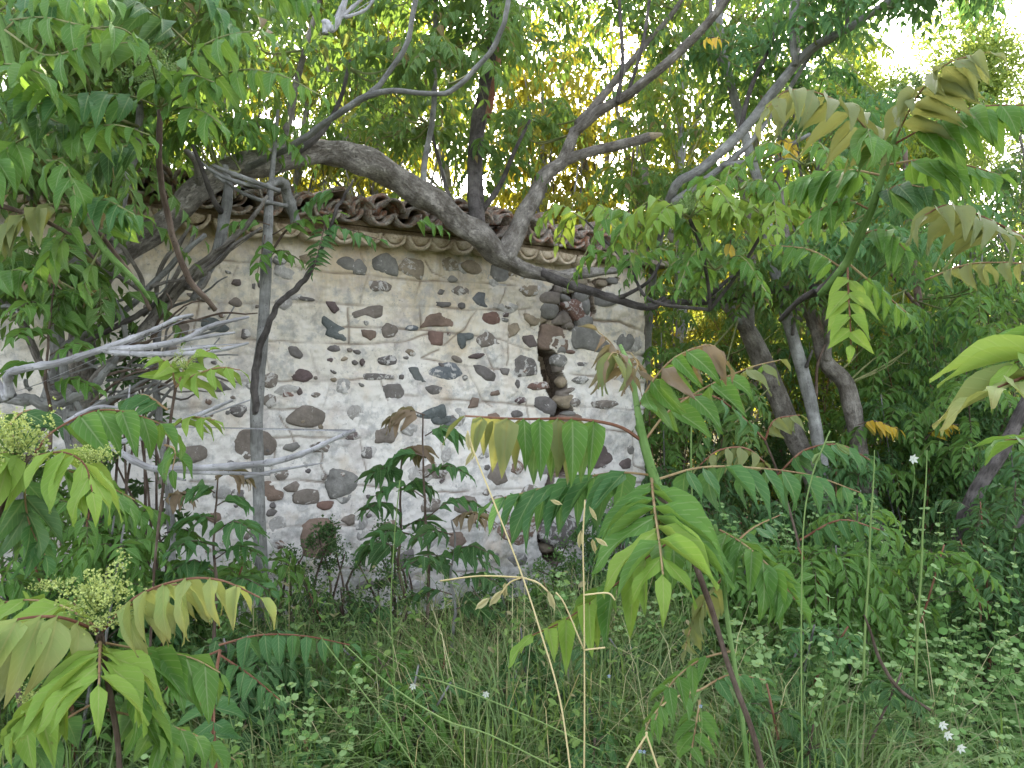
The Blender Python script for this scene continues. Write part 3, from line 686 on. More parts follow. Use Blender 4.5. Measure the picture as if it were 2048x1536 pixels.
# rubble showing in the fallen patch and in the crack
for t in """1100,596,48,26,5,gbrown,-.012;1099,621,38,36,0,grey,-.008;1078,640,36,26,-30,gbrown,-.004;1128,636,44,36,0,gbrown,-.012;1149,618,46,54,-20,redF,-.012;1104,648,22,18,0,tan,-.03;
1132,596,26,14,-30,grey,-.03;1140,575,30,24,0,tanF,-.014;1118,578,18,18,0,gbrown,-.03;1165,590,30,34,0,grey,-.02;1172,612,18,40,0,grey,-.02;1160,562,34,16,0,tan,-.01;1180,575,24,20,0,tan,-.015;
1205,566,20,14,0,tan,-.01;1225,562,22,14,0,grey,-.01;1171,645,34,32,10,grey,-.006;1140,652,24,16,0,gbrown,-.02;1110,706,30,14,0,tan,-.06;1104,728,22,20,0,gbrown,-.07;1120,722,30,28,0,greyF,.0;1118,748,20,20,0,grey,-.05;
1130,740,26,16,0,tan,-.03;1133,768,24,24,0,gbrown,-.04;1136,782,34,10,20,gbrown,-.01;1134,800,40,34,0,tan,-.02;1150,805,24,20,0,gbrownF,-.005;1148,838,60,24,-5,brown,-.012;1112,862,20,14,0,gbrown,-.09;1142,828,30,12,0,grey,-.01;
1128,900,26,20,0,gbrown,-.08;1147,915,30,58,10,gbrown,-.02;1118,920,24,18,0,brown,-.09;1130,938,34,22,0,tan,-.06;1110,945,30,20,0,gbrown,-.07;1098,905,26,22,0,grey,-.015;1135,892,20,14,0,purple,-.09;
1104,1098,30,24,0,tan,-.06;1096,1060,14,18,0,gbrown,-.09;1120,955,40,16,0,brown,-.03;1112,690,20,12,0,purple,-.09;1142,704,20,9,0,red,-.002;1122,732,22,26,10,gbrown,-.019;1127,764,20,22,0,tan,-.019;1124,700,24,18,0,grey,-.015;1131,790,24,16,-8,gbrown,-.019""".replace('\n', '').split(';'):
    a_ = t.split(',')
    if any(math.hypot(float(a_[0]) - c_[0], float(a_[1]) - c_[1]) < 13 for c_ in PC): continue
    if 690 < float(a_[1]) < 870 and float(a_[0]) < 1135 and float(a_[6]) < -.02: continue
    if 690 < float(a_[1]) < 960 and float(a_[0]) < 1131 and float(a_[6]) < -.02: a_[6] = str(float(a_[6]) - .09)
    stone(float(a_[0]), float(a_[1]), float(a_[2]), float(a_[3]), float(a_[4]), a_[5], off=float(a_[6]), dome=0.022, jag=0.09, thick=0.04)
# stones still under a thin coat of limewash
ST['paleF'] = stone_mat('stone_whitewashed', (0.50, 0.465, 0.43), 0.9); ST['greyed'] = stone_mat('stone_half_limed', (0.40, 0.375, 0.35), 1.0)
for i in range(85):
    cx, cy = rnd.uniform(380, 1285), rnd.uniform(520, 1190) if i % 3 else rnd.uniform(820, 1190)
    if 1070 < cx < 1190 or any(math.hypot(cx - c_[0], cy - c_[1]) < c_[2] + 22 for c_ in PC): continue
    stone(cx, cy, rnd.uniform(26, 62), rnd.uniform(20, 40), rnd.uniform(-25, 25), rnd.choice(['paleF', 'greyed', 'paleF']), off=rnd.uniform(-.004, .001), dome=0.004)
# small chips between
for i in range(75):
    cx, cy = rnd.uniform(400, 1285), rnd.uniform(520, 1180)
    if 1070 < cx < 1190: continue
    stone(cx, cy, rnd.uniform(7, 16), rnd.uniform(6, 12), rnd.uniform(-40, 40), rnd.choice(['gbrownF', 'dgreyF', 'purpleF', 'brownF', 'greyF', 'dgrey', 'tan']), off=0.002, nv=10)

# ---- eave and roof tiles
def tile_mesh(name, rad, rad2, th, ln, up, seg=8, slump=0.0, mat='tile'):
    """tapered half-pipe along +Y (front at y=0); up=True covers (arch), up=False is a channel"""
    V = []
    sgn = 1 if up else -1
    for y, r0 in ((0, rad), (ln, rad2)):
        for rr in (r0, r0 - th):
            for k in range(seg + 1):
                a_ = math.pi * k / seg; jj = rnd.gauss(0, 0.0015)
                V.append((math.cos(a_) * (rr + jj), y + rnd.gauss(0, 0.003) * (y == 0), sgn * math.sin(a_) * (rr + jj) * (0.98 + slump)))
    n = seg + 1; Fc = []
    for k in range(seg):
        Fc += [(k, k + 1, 2 * n + k + 1, 2 * n + k), (n + k + 1, n + k, 3 * n + k, 3 * n + k + 1), (k + 1, k, n + k, n + k + 1), (2 * n + k, 2 * n + k + 1, 3 * n + k + 1, 3 * n + k)]
    Fc += [(0, 2 * n, 3 * n, n), (seg, n + seg, 3 * n + seg, 2 * n + seg)]
    return mesh_py(name, V, Fc, [M[mat]])
COV = [tile_mesh('roof_tile', 0.086, 0.070, 0.020, 0.42, True, slump=x) for x in (0, .1, -.08)]
CHA = [tile_mesh('roof_tile', 0.092, 0.074, 0.020, 0.42, False, slump=x) for x in (0, .08, -.1)]
LOW = [tile_mesh('eave_tile', 0.094, 0.08, 0.022, 0.42, False, slump=x, mat='limed') for x in (0, .08, -.1)]
def plug_mesh():
    V = [(0, -0.004, -0.012)]; seg = 8
    for f_, y in ((0.5, -0.008), (0.93, 0.0), (0.95, 0.03)):
        for k in range(seg + 1):
            a_ = math.pi * k / seg; V.append((math.cos(a_) * 0.075 * f_, y + rnd.gauss(0, 0.003), -math.sin(a_) * 0.064 * f_ + 0.004))
    Fc = [(0, 1 + k, 2 + k) for k in range(seg)] + [(1 + k, 1 + 9 + k, 2 + 9 + k, 2 + k) for k in range(seg)] + [(10 + k, 19 + k, 20 + k, 11 + k) for k in range(seg)]
    Fc += [(0, 9, 18, 10, 1)]
    return mesh_py('mortar_plug', V, Fc, [M['limed']])
PLUG = [plug_mesh() for _ in range(3)]
PITCH = 0.182; ang_wall = TH
def put(me, name, s_, z_, o_, tilt=0.13, yaw=0.0, roll=0.0, label=None, lab2=None):
    o = bpy.data.objects.new(name, me); S.collection.objects.link(o); o.parent = hut
    R = Matrix.Rotation(ang_wall + yaw, 4, 'Z') @ Matrix.Rotation(tilt, 4, 'X') @ Matrix.Rotation(roll, 4, 'Y')
    o.matrix_basis = Matrix.Translation(Vector(Wp(s_, z_, o_) - base)) @ R
    if label: o['label'] = label
    return o
def sag(s_): return 0.012 * math.sin(s_ * 2.1) + 0.02 * mnoise.noise(Vector((s_ * 1.4, 0, 5))) + (0.02 if s_ < -1.2 else 0)
s_end = Wsz(1152, 500)[0]
n_t = int((s_end - s_min) / PITCH)
for i in range(n_t + 1):
    s_ = s_end - i * PITCH + rnd.gauss(0, 0.008); zs = sag(s_)
    put(rnd.choice(LOW), 'eave_tile', s_, 2.622 + zs * 0.5, 0.15 + rnd.gauss(0, .008), 0.05, rnd.gauss(0, .05), rnd.gauss(0, .06))
    if rnd.random() < 0.9: put(rnd.choice(PLUG), 'mortar_plug', s_, 2.622 + zs * 0.5, 0.146, 0.05, 0, rnd.gauss(0, .1))
for i in range(n_t + 1):
    s_ = s_end + 0.03 - i * PITCH + rnd.gauss(0, 0.012); zs = sag(s_)
    put(rnd.choice(CHA), 'roof_tile', s_, 2.740 + zs, 0.26 + rnd.gauss(0, .02), 0.12, rnd.gauss(0, .10), rnd.gauss(0, .16))
    put(rnd.choice(COV), 'roof_tile', s_ + PITCH / 2, 2.735 + zs + rnd.gauss(0, .01), 0.25 + rnd.gauss(0, .045), 0.12 + rnd.gauss(0, .05), rnd.gauss(0, .13), rnd.gauss(0, .16))
    put(rnd.choice(COV), 'roof_tile', s_ + PITCH / 2 + rnd.gauss(0, .012), 2.785 + zs + rnd.gauss(0, .012), 0.19 + rnd.gauss(0, .03), 0.13, rnd.gauss(0, .14), rnd.gauss(0, .15))
    if rnd.random() < 0.5: put(rnd.choice(CHA), 'roof_tile', s_ + rnd.gauss(0, .01), 2.79 + zs, 0.19 + rnd.gauss(0, .04), 0.14, rnd.gauss(0, .12), rnd.gauss(0, .15))
    if rnd.random() < 0.45: put(rnd.choice(COV), 'roof_tile', s_ + PITCH / 2, 2.835 + zs, 0.14 + rnd.gauss(0, .05), 0.1, rnd.gauss(0, .3), rnd.gauss(0, .2))
    for row in (1, 2, 3):
        put(rnd.choice(CHA), 'roof_tile', s_, 2.74 + zs + row * 0.045, 0.185 - row * 0.36, 0.12, rnd.gauss(0, .02))
        put(rnd.choice(COV), 'roof_tile', s_ + PITCH / 2, 2.74 + zs + row * 0.045, 0.165 - row * 0.36, 0.12, rnd.gauss(0, .02))
box_on_wall('eave_mortar', s_min, s_end + 0.06, 2.60, 2.625, -0.2, 0.10, 'mortar', 0.004)
box_on_wall('eave_mortar', s_min, s_end + 0.05, 2.63, 2.67, -0.2, 0.09, 'mortar', 0.004)
box_on_wall('roof_deck', s_min, s_end, 2.675, 2.71, -DEPTH, 0.1, 'mortar')
M['plank'] = bark('weathered_plank', (0.10, 0.075, 0.055), (0.2, 0.155, 0.12), (0.32, 0.26, 0.2), 0.3, 0.004)
# broken roof corner: planks, a couple of leftover tiles
sA, sB = Wsz(1158, 530)[0], Wsz(1326, 530)[0]
box_on_wall('roof_plank', sA, sB, 2.605, 2.64, -0.02, 0.16, 'plank', 0.004)
box_on_wall('roof_plank', sA + 0.02, sB - 0.12, 2.70, 2.725, -0.2, 0.08, 'plank', 0.006)
box_on_wall('roof_plank', sA - 0.05, sB - 0.2, 2.645, 2.665, -0.28, 0.02, 'plank', 0.006)
box_on_wall('wall_top_mortar', sA - 0.1, s_max - 0.02, 2.56, 2.603, -0.3, -0.01, 'mortar', 0.006)
put(CHA[0], 'eave_tile', sA + 0.33, 2.70, 0.10, 0.05, .1, .1); put(PLUG[0], 'mortar_plug', sA + 0.33, 2.70, 0.095, 0.05)
put(CHA[1], 'eave_tile', sA + 0.12, 2.68, 0.06, 0.1, -.2, .1); put(COV[1], 'roof_tile', sA + 0.22, 2.73, 0.03, 0.15, .3, .2)

# =============================================================================================
#                                           TREES AND LIMBS
# =============================================================================================
SK = {}
WSC = {}
def tree(name, base, label, cat='tree', group=None):
    t = thing(name, base, label, cat, group); SK[t.name] = []; return t
def L_(t, spec, mat='bark', name='branch', **k):
    f_ = WSC.get(t.name, 1.0); spec = [(*q_[:3], q_[3] * f_) for q_ in spec]
    return limb(t, name, spec, mat, rec=SK[t.name], **k)

# --- the arching tree
arch = tree('ailanthus_tree', P(205, 1190, 4.0), 'large tree whose thick grey trunk arches over the tiled eave'); WSC[arch.name] = 0.86
L_(arch, [(212, 1260, 4.0, 78), (210, 1150, 4.0, 66), (195, 1020, 4.0, 62), (178, 880, 4.0, 66), (166, 760, 4.0, 64), (165, 650, 4.02, 66), (172, 590, 4.05, 70)], 'bark', 'trunk', sides=18, sub=8, lump=0.35)
L_(arch, [(172, 600, 4.05, 66), (190, 560, 4.05, 62), (240, 510, 4.07, 58), (320, 448, 4.1, 56), (400, 380, 4.15, 56), (480, 336, 4.25, 55), (560, 318, 4.4, 58), (650, 306, 4.6, 60), (740, 330, 4.8, 64), (830, 382, 5.0, 62), (900, 432, 5.15, 58), (965, 478, 5.3, 54), (1005, 515, 5.4, 44), (1060, 541, 5.5, 34), (1110, 552, 5.6, 30), (1170, 546, 5.7, 24), (1235, 541, 5.8, 15)], 'bark', 'trunk', sides=20, sub=9, lump=0.42)
L_(arch, [(1080, 545, 5.52, 26), (1130, 566, 5.6, 24), (1180, 582, 5.7, 21), (1230, 598, 5.75, 19), (1295, 615, 5.8, 17), (1330, 596, 5.8, 14)], 'barkdk', sides=10)
L_(arch, [(1295, 612, 5.8, 14), (1340, 604, 5.8, 12), (1408, 604, 5.8, 15), (1500, 590, 5.7, 14), (1580, 576, 5.6, 13), (1640, 572, 5.5, 11)], 'barkdk')
L_(arch, [(1408, 602, 5.8, 10), (1450, 565, 5.8, 9), (1490, 530, 5.8, 7)], 'barkdk')
L_(arch, [(1230, 598, 5.75, 12), (1262, 585, 5.7, 9), (1300, 560, 5.6, 8), (1322, 520, 5.6, 6)], 'barkdk')
L_(arch, [(1005, 520, 5.4, 50), (1035, 460, 5.5, 44), (1070, 390, 5.6, 38), (1095, 345, 5.65, 34), (1125, 322, 5.7, 28), (1150, 262, 5.75, 26)], 'bark', sides=14, lump=.35)
L_(arch, [(1120, 325, 5.7, 26), (1175, 305, 5.72, 24), (1240, 290, 5.7, 24), (1300, 274, 5.65, 24)], 'bark', sides=10, label='snapped-off grey stub with a splintered pale end')
L_(arch, [(1296, 275, 5.65, 20), (1312, 271, 5.64, 15), (1325, 268, 5.63, 5)], 'heart', name='broken_end', sides=8, lump=0.6)
L_(arch, [(1145, 268, 5.75, 26), (1190, 228, 5.7, 23), (1260, 185, 5.6, 22), (1340, 120, 5.5, 21), (1420, 40, 5.4, 20), (1480, -40, 5.3, 18)], 'bark', sides=12, lump=.35)
L_(arch, [(1155, 252, 5.75, 24), (1195, 205, 5.8, 20), (1240, 150, 5.9, 16), (1290, 90, 6, 14), (1350, 20, 6, 12), (1390, -50, 6, 10)], 'bark', sides=10)
L_(arch, [(1235, 205, 5.6, 10), (1245, 120, 5.6, 9), (1240, 30, 5.6, 8), (1238, -40, 5.6, 7)], 'barkdk')
L_(arch, [(1255, 190, 5.6, 9), (1285, 90, 5.6, 8), (1300, -10, 5.6, 7)], 'barkdk')
L_(arch, [(955, 470, 5.3, 44), (952, 420, 5.4, 40), (950, 360, 5.5, 36), (955, 260, 5.5, 34), (972, 170, 5.45, 36), (985, 80, 5.4, 36), (990, -40, 5.35, 34)], 'barkdk', sides=12, lump=0.3)
L_(arch, [(975, 235, 5.4, 14), (995, 130, 5.35, 14), (1008, 40, 5.3, 14), (1010, -30, 5.3, 12)], 'redstem')
L_(arch, [(845, 385, 5.0, 16), (850, 320, 5.0, 14), (866, 230, 5.0, 13), (870, 110, 4.95, 13), (872, -30, 4.9, 12)], 'barksm')
L_(arch, [(965, 420, 5.4, 14), (1000, 370, 5.4, 12), (1030, 300, 5.3, 9), (1060, 240, 5.3, 7)], 'barkdk')
L_(arch, [(470, 345, 4.25, 30), (510, 330, 4.2, 16), (570, 300, 4.1, 15), (650, 247, 4.0, 15), (735, 192, 3.9, 15), (800, 182, 3.9, 12), (890, 186, 3.9, 12), (940, 150, 3.9, 12), (985, 95, 3.85, 12), (1012, 30, 3.8, 12), (1016, -40, 3.8, 11)], 'barksm', wob=.01)
L_(arch, [(735, 192, 3.9, 13), (775, 150, 3.9, 12), (812, 90, 3.85, 12), (828, 10, 3.8, 12), (832, -40, 3.8, 11)], 'barksm', wob=.008)
L_(arch, [(560, 318, 4.4, 26), (572, 270, 4.4, 20), (585, 200, 4.4, 16), (610, 100, 4.4, 13), (640, 0, 4.4, 11)], 'bark')
L_(arch, [(580, 312, 4.4, 22), (640, 268, 4.4, 14), (680, 200, 4.4, 10), (700, 120, 4.4, 8)], 'barkdk')
L_(arch, [(400, 380, 4.15, 24), (392, 330, 4.0, 12), (370, 300, 3.9, 9)], 'bark')
L_(arch, [(940, 455, 5.3, 12), (900, 395, 5.4, 10), (880, 330, 5.5, 8), (860, 250, 5.6, 7)], 'barkdk')
# --- grey smooth-barked tree at the left, in front of the arch trunk
gt = tree('smooth_grey_tree', P(95, 1150, 3.7), 'smooth pale grey tree with crooked limbs left of the thick knobbly trunk')
L_(gt, [(50, 1210, 3.7, 20), (38, 1090, 3.7, 20), (40, 960, 3.7, 24), (65, 880, 3.7, 28), (96, 800, 3.7, 30), (115, 720, 3.7, 27), (113, 640, 3.7, 26), (125, 575, 3.7, 26), (160, 520, 3.7, 28), (215, 478, 3.7, 26), (235, 440, 3.75, 18), (255, 350, 3.8, 20), (272, 300, 3.8, 18), (280, 230, 3.8, 14), (275, 160, 3.8, 11)], 'barksm', 'trunk', sides=12, sub=6, lump=0.25)
L_(gt, [(175, 520, 3.7, 15), (205, 560, 3.65, 16), (225, 600, 3.6, 15), (245, 640, 3.6, 12), (255, 700, 3.6, 8)], 'barksm')
L_(gt, [(125, 690, 3.7, 13), (190, 660, 3.7, 12), (250, 620, 3.7, 12), (300, 575, 3.7, 13), (350, 520, 3.7, 12), (410, 470, 3.7, 9)], 'barksm', wob=.01)
L_(gt, [(130, 690, 3.6, 12), (128, 740, 3.6, 16), (140, 800, 3.6, 16), (135, 860, 3.6, 16), (140, 910, 3.6, 10)], 'barksm')
L_(gt, [(-30, 560, 3.6, 20), (30, 620, 3.6, 20), (60, 680, 3.6, 16), (85, 740, 3.6, 14), (100, 790, 3.6, 14)], 'bark')
L_(gt, [(-30, 240, 3.9, 24), (20, 270, 3.9, 26), (50, 320, 3.9, 18), (60, 400, 3.9, 12)], 'barksm')
L_(gt, [(125, 330, 4.3, 14), (130, 230, 4.3, 18), (125, 130, 4.3, 20), (118, 30, 4.3, 20), (112, -40, 4.3, 20)], 'barksm')
L_(gt, [(-10, 620, 3.5, 8), (20, 612, 3.5, 7), (50, 640, 3.5, 5)], 'deadw')
# --- fallen many-stranded tree behind the dead twigs
ft = tree('leaning_bare_tree', P(300, 1210, 3.8), 'leaning bare tree with bundled brown branches fanning up before the plaster')
L_(ft, [(340, 1240, 3.85, 18), (343, 1100, 3.85, 17), (335, 960, 3.85, 15), (320, 860, 3.85, 15), (312, 760, 3.85, 14), (315, 650, 3.85, 16)], 'barksm', 'trunk', wob=.01, lump=.2)
L_(ft, [(100, 790, 3.6, 20), (160, 790, 3.65, 18), (215, 730, 3.7, 18), (270, 680, 3.75, 22), (315, 630, 3.8, 26), (360, 575, 3.8, 24), (400, 540, 3.8, 20), (440, 500, 3.8, 13), (480, 465, 3.8, 11), (510, 430, 3.8, 9), (535, 390, 3.8, 6)], 'bark', wob=.008, lump=.3)
for a_ in ([(385, 560, 3.8, 12), (430, 530, 3.8, 10), (470, 490, 3.8, 8), (520, 455, 3.8, 6)], [(375, 575, 3.78, 11), (405, 575, 3.75, 9), (418, 545, 3.75, 7)],
           [(330, 600, 3.75, 12), (380, 545, 3.72, 12), (430, 505, 3.7, 9), (470, 478, 3.7, 6)], [(320, 610, 3.75, 10), (345, 560, 3.7, 9), (375, 500, 3.7, 8), (395, 455, 3.7, 6)],
           [(300, 590, 3.7, 11), (250, 560, 3.7, 9), (205, 540, 3.7, 7)], [(310, 600, 3.7, 9), (320, 540, 3.7, 9), (345, 500, 3.7, 8), (380, 450, 3.7, 6)],
           [(290, 580, 3.7, 9), (275, 540, 3.65, 8), (250, 500, 3.6, 8), (200, 460, 3.55, 7)], [(300, 575, 3.65, 8), (330, 565, 3.65, 7), (380, 555, 3.65, 6)]):
    L_(ft, a_, rnd.choice(['bark', 'twig', 'bark']), sub=4, sides=7, wob=.01)
L_(ft, [(240, 1260, 3.6, 7), (232, 1150, 3.6, 7), (215, 1080, 3.6, 6)], 'twig')
L_(ft, [(140, 700, 3.6, 12), (175, 680, 3.6, 10), (260, 640, 3.6, 12), (320, 600, 3.6, 9)], 'barkdk', wob=.01)
rt = random.Random(77)
for k_ in range(26):
    x0, y0 = rt.uniform(150, 340), rt.uniform(560, 860); a_ = rt.uniform(-.2, 1.25); l_ = rt.uniform(90, 240); d_ = rt.uniform(3.5, 3.9)
    pts = [(x0 + l_ * t_ * math.cos(a_) + rt.gauss(0, 9), y0 - l_ * t_ * math.sin(a_) + rt.gauss(0, 9), d_ - .1 * t_, 7 * (1 - .6 * t_)) for t_ in (0, .35, .7, 1)]
    L_(ft, pts, rt.choice(['bark', 'twig', 'barksm', 'twig']), 'twig', sub=3, sides=6, wob=.012)
# dead bleached boughs
def twigs(t, specs, mat='deadw', **k):
    for sp in specs: L_(t, sp, mat, sub=7, sides=7, knots=6, lump=0.15, **k)
dt = tree('dead_bough', P(60, 800, 3.0), 'upper dead bough of whitish bare twigs reaching right across the wall')
twigs(dt, [[(20, 790, 3.1, 20), (18, 750, 3.05, 16), (45, 738, 3.0, 15), (120, 725, 3.0, 15), (200, 700, 3.0, 13), (255, 680, 3.0, 12), (310, 658, 3.0, 9), (355, 636, 3.0, 7), (386, 630, 3.0, 6)],
           [(215, 697, 3.0, 12), (290, 695, 3.0, 13), (370, 678, 3.0, 11), (415, 655, 3.0, 10), (460, 642, 3.0, 8), (498, 634, 3.0, 5)],
           [(205, 700, 3.0, 11), (240, 705, 3.0, 12), (300, 708, 3.0, 11), (380, 706, 3.0, 9), (440, 700, 3.0, 8), (497, 686, 3.0, 5)],
           [(370, 680, 3.0, 8), (420, 672, 3.0, 7), (470, 665, 3.0, 4)], [(330, 706, 3.0, 7), (380, 698, 3.0, 6), (432, 692, 3.0, 4)], [(15, 800, 3.1, 14), (-30, 720, 3.1, 12)]])
dt2 = tree('dead_bough', P(215, 1000, 2.9), 'lower dead bough of bleached bare twigs pointing right, ending beside the bushy sapling')
twigs(dt2, [[(150, 850, 2.95, 12), (190, 875, 2.9, 10), (225, 895, 2.9, 12), (300, 935, 2.9, 14), (370, 937, 2.9, 13), (450, 933, 2.9, 15), (540, 925, 2.9, 13), (610, 905, 2.9, 11), (660, 882, 2.9, 9), (710, 860, 2.9, 8)],
            [(320, 938, 2.9, 9), (400, 945, 2.9, 8), (470, 946, 2.9, 8), (540, 949, 2.9, 6)], [(490, 955, 2.9, 7), (560, 940, 2.9, 6), (645, 926, 2.9, 3)],
            [(218, 888, 2.9, 9), (260, 880, 2.9, 10), (305, 870, 2.9, 11), (360, 848, 2.9, 9), (420, 820, 2.9, 8), (465, 800, 2.9, 6)], [(310, 870, 2.9, 6), (430, 825, 2.9, 4), (500, 800, 2.9, 3)],
            [(320, 940, 2.9, 8), (350, 955, 2.9, 6), (372, 960, 2.9, 4)], [(260, 770, 3.0, 3), (250, 812, 2.95, 5), (190, 815, 2.95, 8), (130, 845, 2.95, 9)]])
dt3 = tree('dead_branch', P(85, 870, 3.3), 'tangle of grey-brown bare branches between the knobbly trunk and the dead twigs')
twigs(dt3, [[(0, 795, 3.3, 20), (60, 800, 3.3, 22), (110, 810, 3.3, 18), (180, 780, 3.3, 16), (215, 740, 3.3, 14), (235, 715, 3.3, 9)], [(80, 800, 3.3, 16), (140, 830, 3.3, 14), (200, 812, 3.3, 9), (290, 760, 3.3, 6), (335, 735, 3.3, 4)],
            [(100, 815, 3.3, 13), (150, 830, 3.3, 12), (215, 800, 3.3, 8), (270, 790, 3.3, 5)], [(115, 770, 3.3, 12), (150, 800, 3.3, 12), (180, 850, 3.3, 9), (260, 820, 3.3, 6), (330, 755, 3.3, 3)],
            [(60, 780, 3.3, 8), (50, 760, 3.3, 8)], [(130, 820, 3.3, 16), (135, 870, 3.3, 15), (150, 930, 3.3, 12), (170, 1010, 3.3, 10)], [(150, 860, 3.3, 8), (250, 825, 3.3, 6), (310, 760, 3.3, 3)]], 'barksm', wob=.01)
dt4 = tree('dead_branch', P(560, 420, 3.9), 'short knobbly pale dead branch hanging beside the first eave tiles')
twigs(dt4, [[(592, 446, 4.25, 20), (578, 400, 4.2, 22), (562, 362, 4.1, 20), (530, 372, 3.95, 11), (490, 368, 3.8, 9), (430, 345, 3.8, 7), (375, 300, 3.8, 4)], [(560, 382, 3.85, 9), (500, 360, 3.8, 10), (460, 345, 3.8, 9), (425, 330, 3.8, 6)],
            [(572, 412, 4.1, 9), (520, 400, 3.9, 8), (475, 380, 3.85, 7), (440, 355, 3.85, 5)], [(450, 365, 3.8, 7), (430, 350, 3.8, 5)]], 'barksm')
dt5 = tree('dead_branch', P(665, 60, 3.4), 'knotted bleached dead branch at the very top left of centre')
twigs(dt5, [[(650, 68, 3.4, 12), (652, 45, 3.4, 14), (665, 60, 3.4, 12), (680, 30, 3.4, 14), (690, 0, 3.4, 12), (700, -30, 3.4, 10)], [(672, 45, 3.4, 8), (710, 10, 3.4, 7), (745, -20, 3.4, 6)], [(690, 35, 3.4, 7), (730, 20, 3.4, 6), (750, -5, 3.4, 4)]])
# sapling trunk in front of the wall
sp1 = tree('young_tree', P(530, 1240, 3.9), 'straight slender grey trunk rising bare before the wall with one twisting side branch')
L_(sp1, [(535, 1280, 3.9, 30), (528, 1200, 3.9, 26), (520, 1080, 3.9, 25), (517, 960, 3.9, 24), (513, 860, 3.9, 25), (517, 760, 3.9, 25), (526, 660, 3.92, 23), (532, 540, 3.95, 22), (537, 430, 3.98, 18), (541, 380, 4, 13), (548, 310, 4, 9), (556, 220, 4.05, 6)], 'barksm', 'trunk', sides=12, lump=0.12)
L_(sp1, [(512, 830, 3.88, 14), (510, 770, 3.86, 15), (520, 700, 3.84, 14), (540, 640, 3.8, 12), (560, 605, 3.8, 11), (590, 580, 3.8, 12), (612, 555, 3.8, 11), (632, 525, 3.8, 9), (650, 480, 3.8, 6), (668, 430, 3.8, 7), (690, 390, 3.8, 6), (705, 360, 3.8, 4)], 'barkdk', wob=.012)

md = tree('young_tree', P(445, 560, 4.0), 'speckled grey upright stem just left of the bare sapling, crossing the eave')
L_(md, [(385, 600, 3.85, 12), (412, 550, 3.9, 16), (436, 500, 4.0, 22), (447, 440, 4.0, 22), (457, 380, 4.0, 19), (450, 330, 4.0, 10)], 'barksm', 'trunk', sides=10)
L_(md, [(443, 425, 3.98, 12), (425, 395, 3.9, 11), (405, 340, 3.8, 9), (385, 290, 3.75, 7)], 'barkdk')
# --- right-hand trunks
r1 = tree('ailanthus_tree', P(1700, 1160, 6.6), 'thick grey forked trunk leaning left, nearest beside the corner of the building'); WSC[r1.name] = 0.70
L_(r1, [(1720, 1200, 6.6, 78), (1690, 1100, 6.6, 66), (1650, 1010, 6.6, 60), (1600, 900, 6.6, 60), (1545, 770, 6.6, 58), (1500, 670, 6.6, 52), (1455, 610, 6.6, 40), (1420, 565, 6.7, 34), (1370, 500, 6.8, 28), (1300, 420, 7, 22), (1290, 330, 7.1, 18)], 'bark', 'trunk', sides=14, lump=.25)
L_(r1, [(1495, 665, 6.6, 40), (1492, 600, 6.6, 42), (1497, 530, 6.6, 38), (1500, 470, 6.7, 30), (1490, 400, 6.8, 22), (1470, 320, 7, 18)], 'bark', sides=12)
L_(r1, [(1480, 650, 6.5, 16), (1465, 590, 6.5, 18), (1470, 540, 6.5, 16), (1520, 470, 6.4, 12), (1570, 410, 6.3, 10)], 'barksm')
r2 = tree('ailanthus_tree', P(1680, 1160, 6.0), 'slim straight grey trunk rising to the top of the photo, second beside the building corner'); WSC[r2.name] = 0.70
L_(r2, [(1700, 1220, 6.0, 44), (1680, 1100, 6.0, 38), (1648, 950, 6.0, 36), (1620, 800, 6.0, 36), (1590, 690, 6.0, 36), (1565, 600, 6.0, 34), (1545, 520, 6.0, 32), (1525, 400, 6.1, 28), (1495, 290, 6.2, 26), (1462, 170, 6.3, 24), (1440, 60, 6.4, 22), (1438, -40, 6.4, 20)], 'barksm', 'trunk', sides=14, lump=.15)
L_(r2, [(1585, 670, 5.95, 10), (1592, 620, 5.9, 7), (1594, 560, 5.9, 5)], 'barkdk'); L_(r2, [(1612, 735, 5.95, 9), (1625, 700, 5.9, 6)], 'barkdk')
L_(r2, [(1440, 130, 6.4, 12), (1425, 60, 6.5, 10), (1420, -30, 6.5, 9)], 'barksm')
r3 = tree('ailanthus_tree', P(1770, 1160, 6.2), 'ribbed grey trunk bending left beside the slim straight one, third from the building'); WSC[r3.name] = 0.70
L_(r3, [(1775, 1190, 6.2, 52), (1760, 1080, 6.2, 48), (1735, 980, 6.2, 46), (1712, 860, 6.2, 46), (1690, 770, 6.2, 48), (1650, 720, 6.2, 44), (1630, 650, 6.2, 38), (1600, 580, 6.2, 34), (1580, 510, 6.3, 30), (1560, 420, 6.4, 26), (1560, 300, 6.5, 24), (1585, 160, 6.6, 22), (1605, 20, 6.7, 22), (1612, -40, 6.7, 20)], 'bark', 'trunk', sides=14, lump=.28)
L_(r3, [(1655, 720, 6.15, 24), (1655, 660, 6.1, 18), (1640, 600, 6.1, 16)], 'bark'); L_(r3, [(1632, 800, 6.1, 10), (1635, 730, 6.1, 8), (1650, 690, 6.1, 6)], 'twig')
r4 = tree('ailanthus_tree', P(1895, 1180, 7.5), 'thin brown upright trunk among bushes right of the three grey trunks')
L_(r4, [(1900, 1230, 7.5, 20), (1893, 1100, 7.5, 20), (1888, 960, 7.5, 18), (1880, 800, 7.5, 16), (1850, 680, 7.6, 16), (1832, 560, 7.7, 14), (1815, 420, 7.8, 12), (1810, 300, 7.9, 10)], 'twig', 'trunk')
L_(r4, [(1842, 620, 7.6, 8), (1800, 570, 7.6, 6), (1760, 520, 7.6, 5)], 'twig')
r5 = tree('young_tree', P(1925, 1060, 4.5), 'dark curved stem leaning right at the right edge, above the felted herbs')
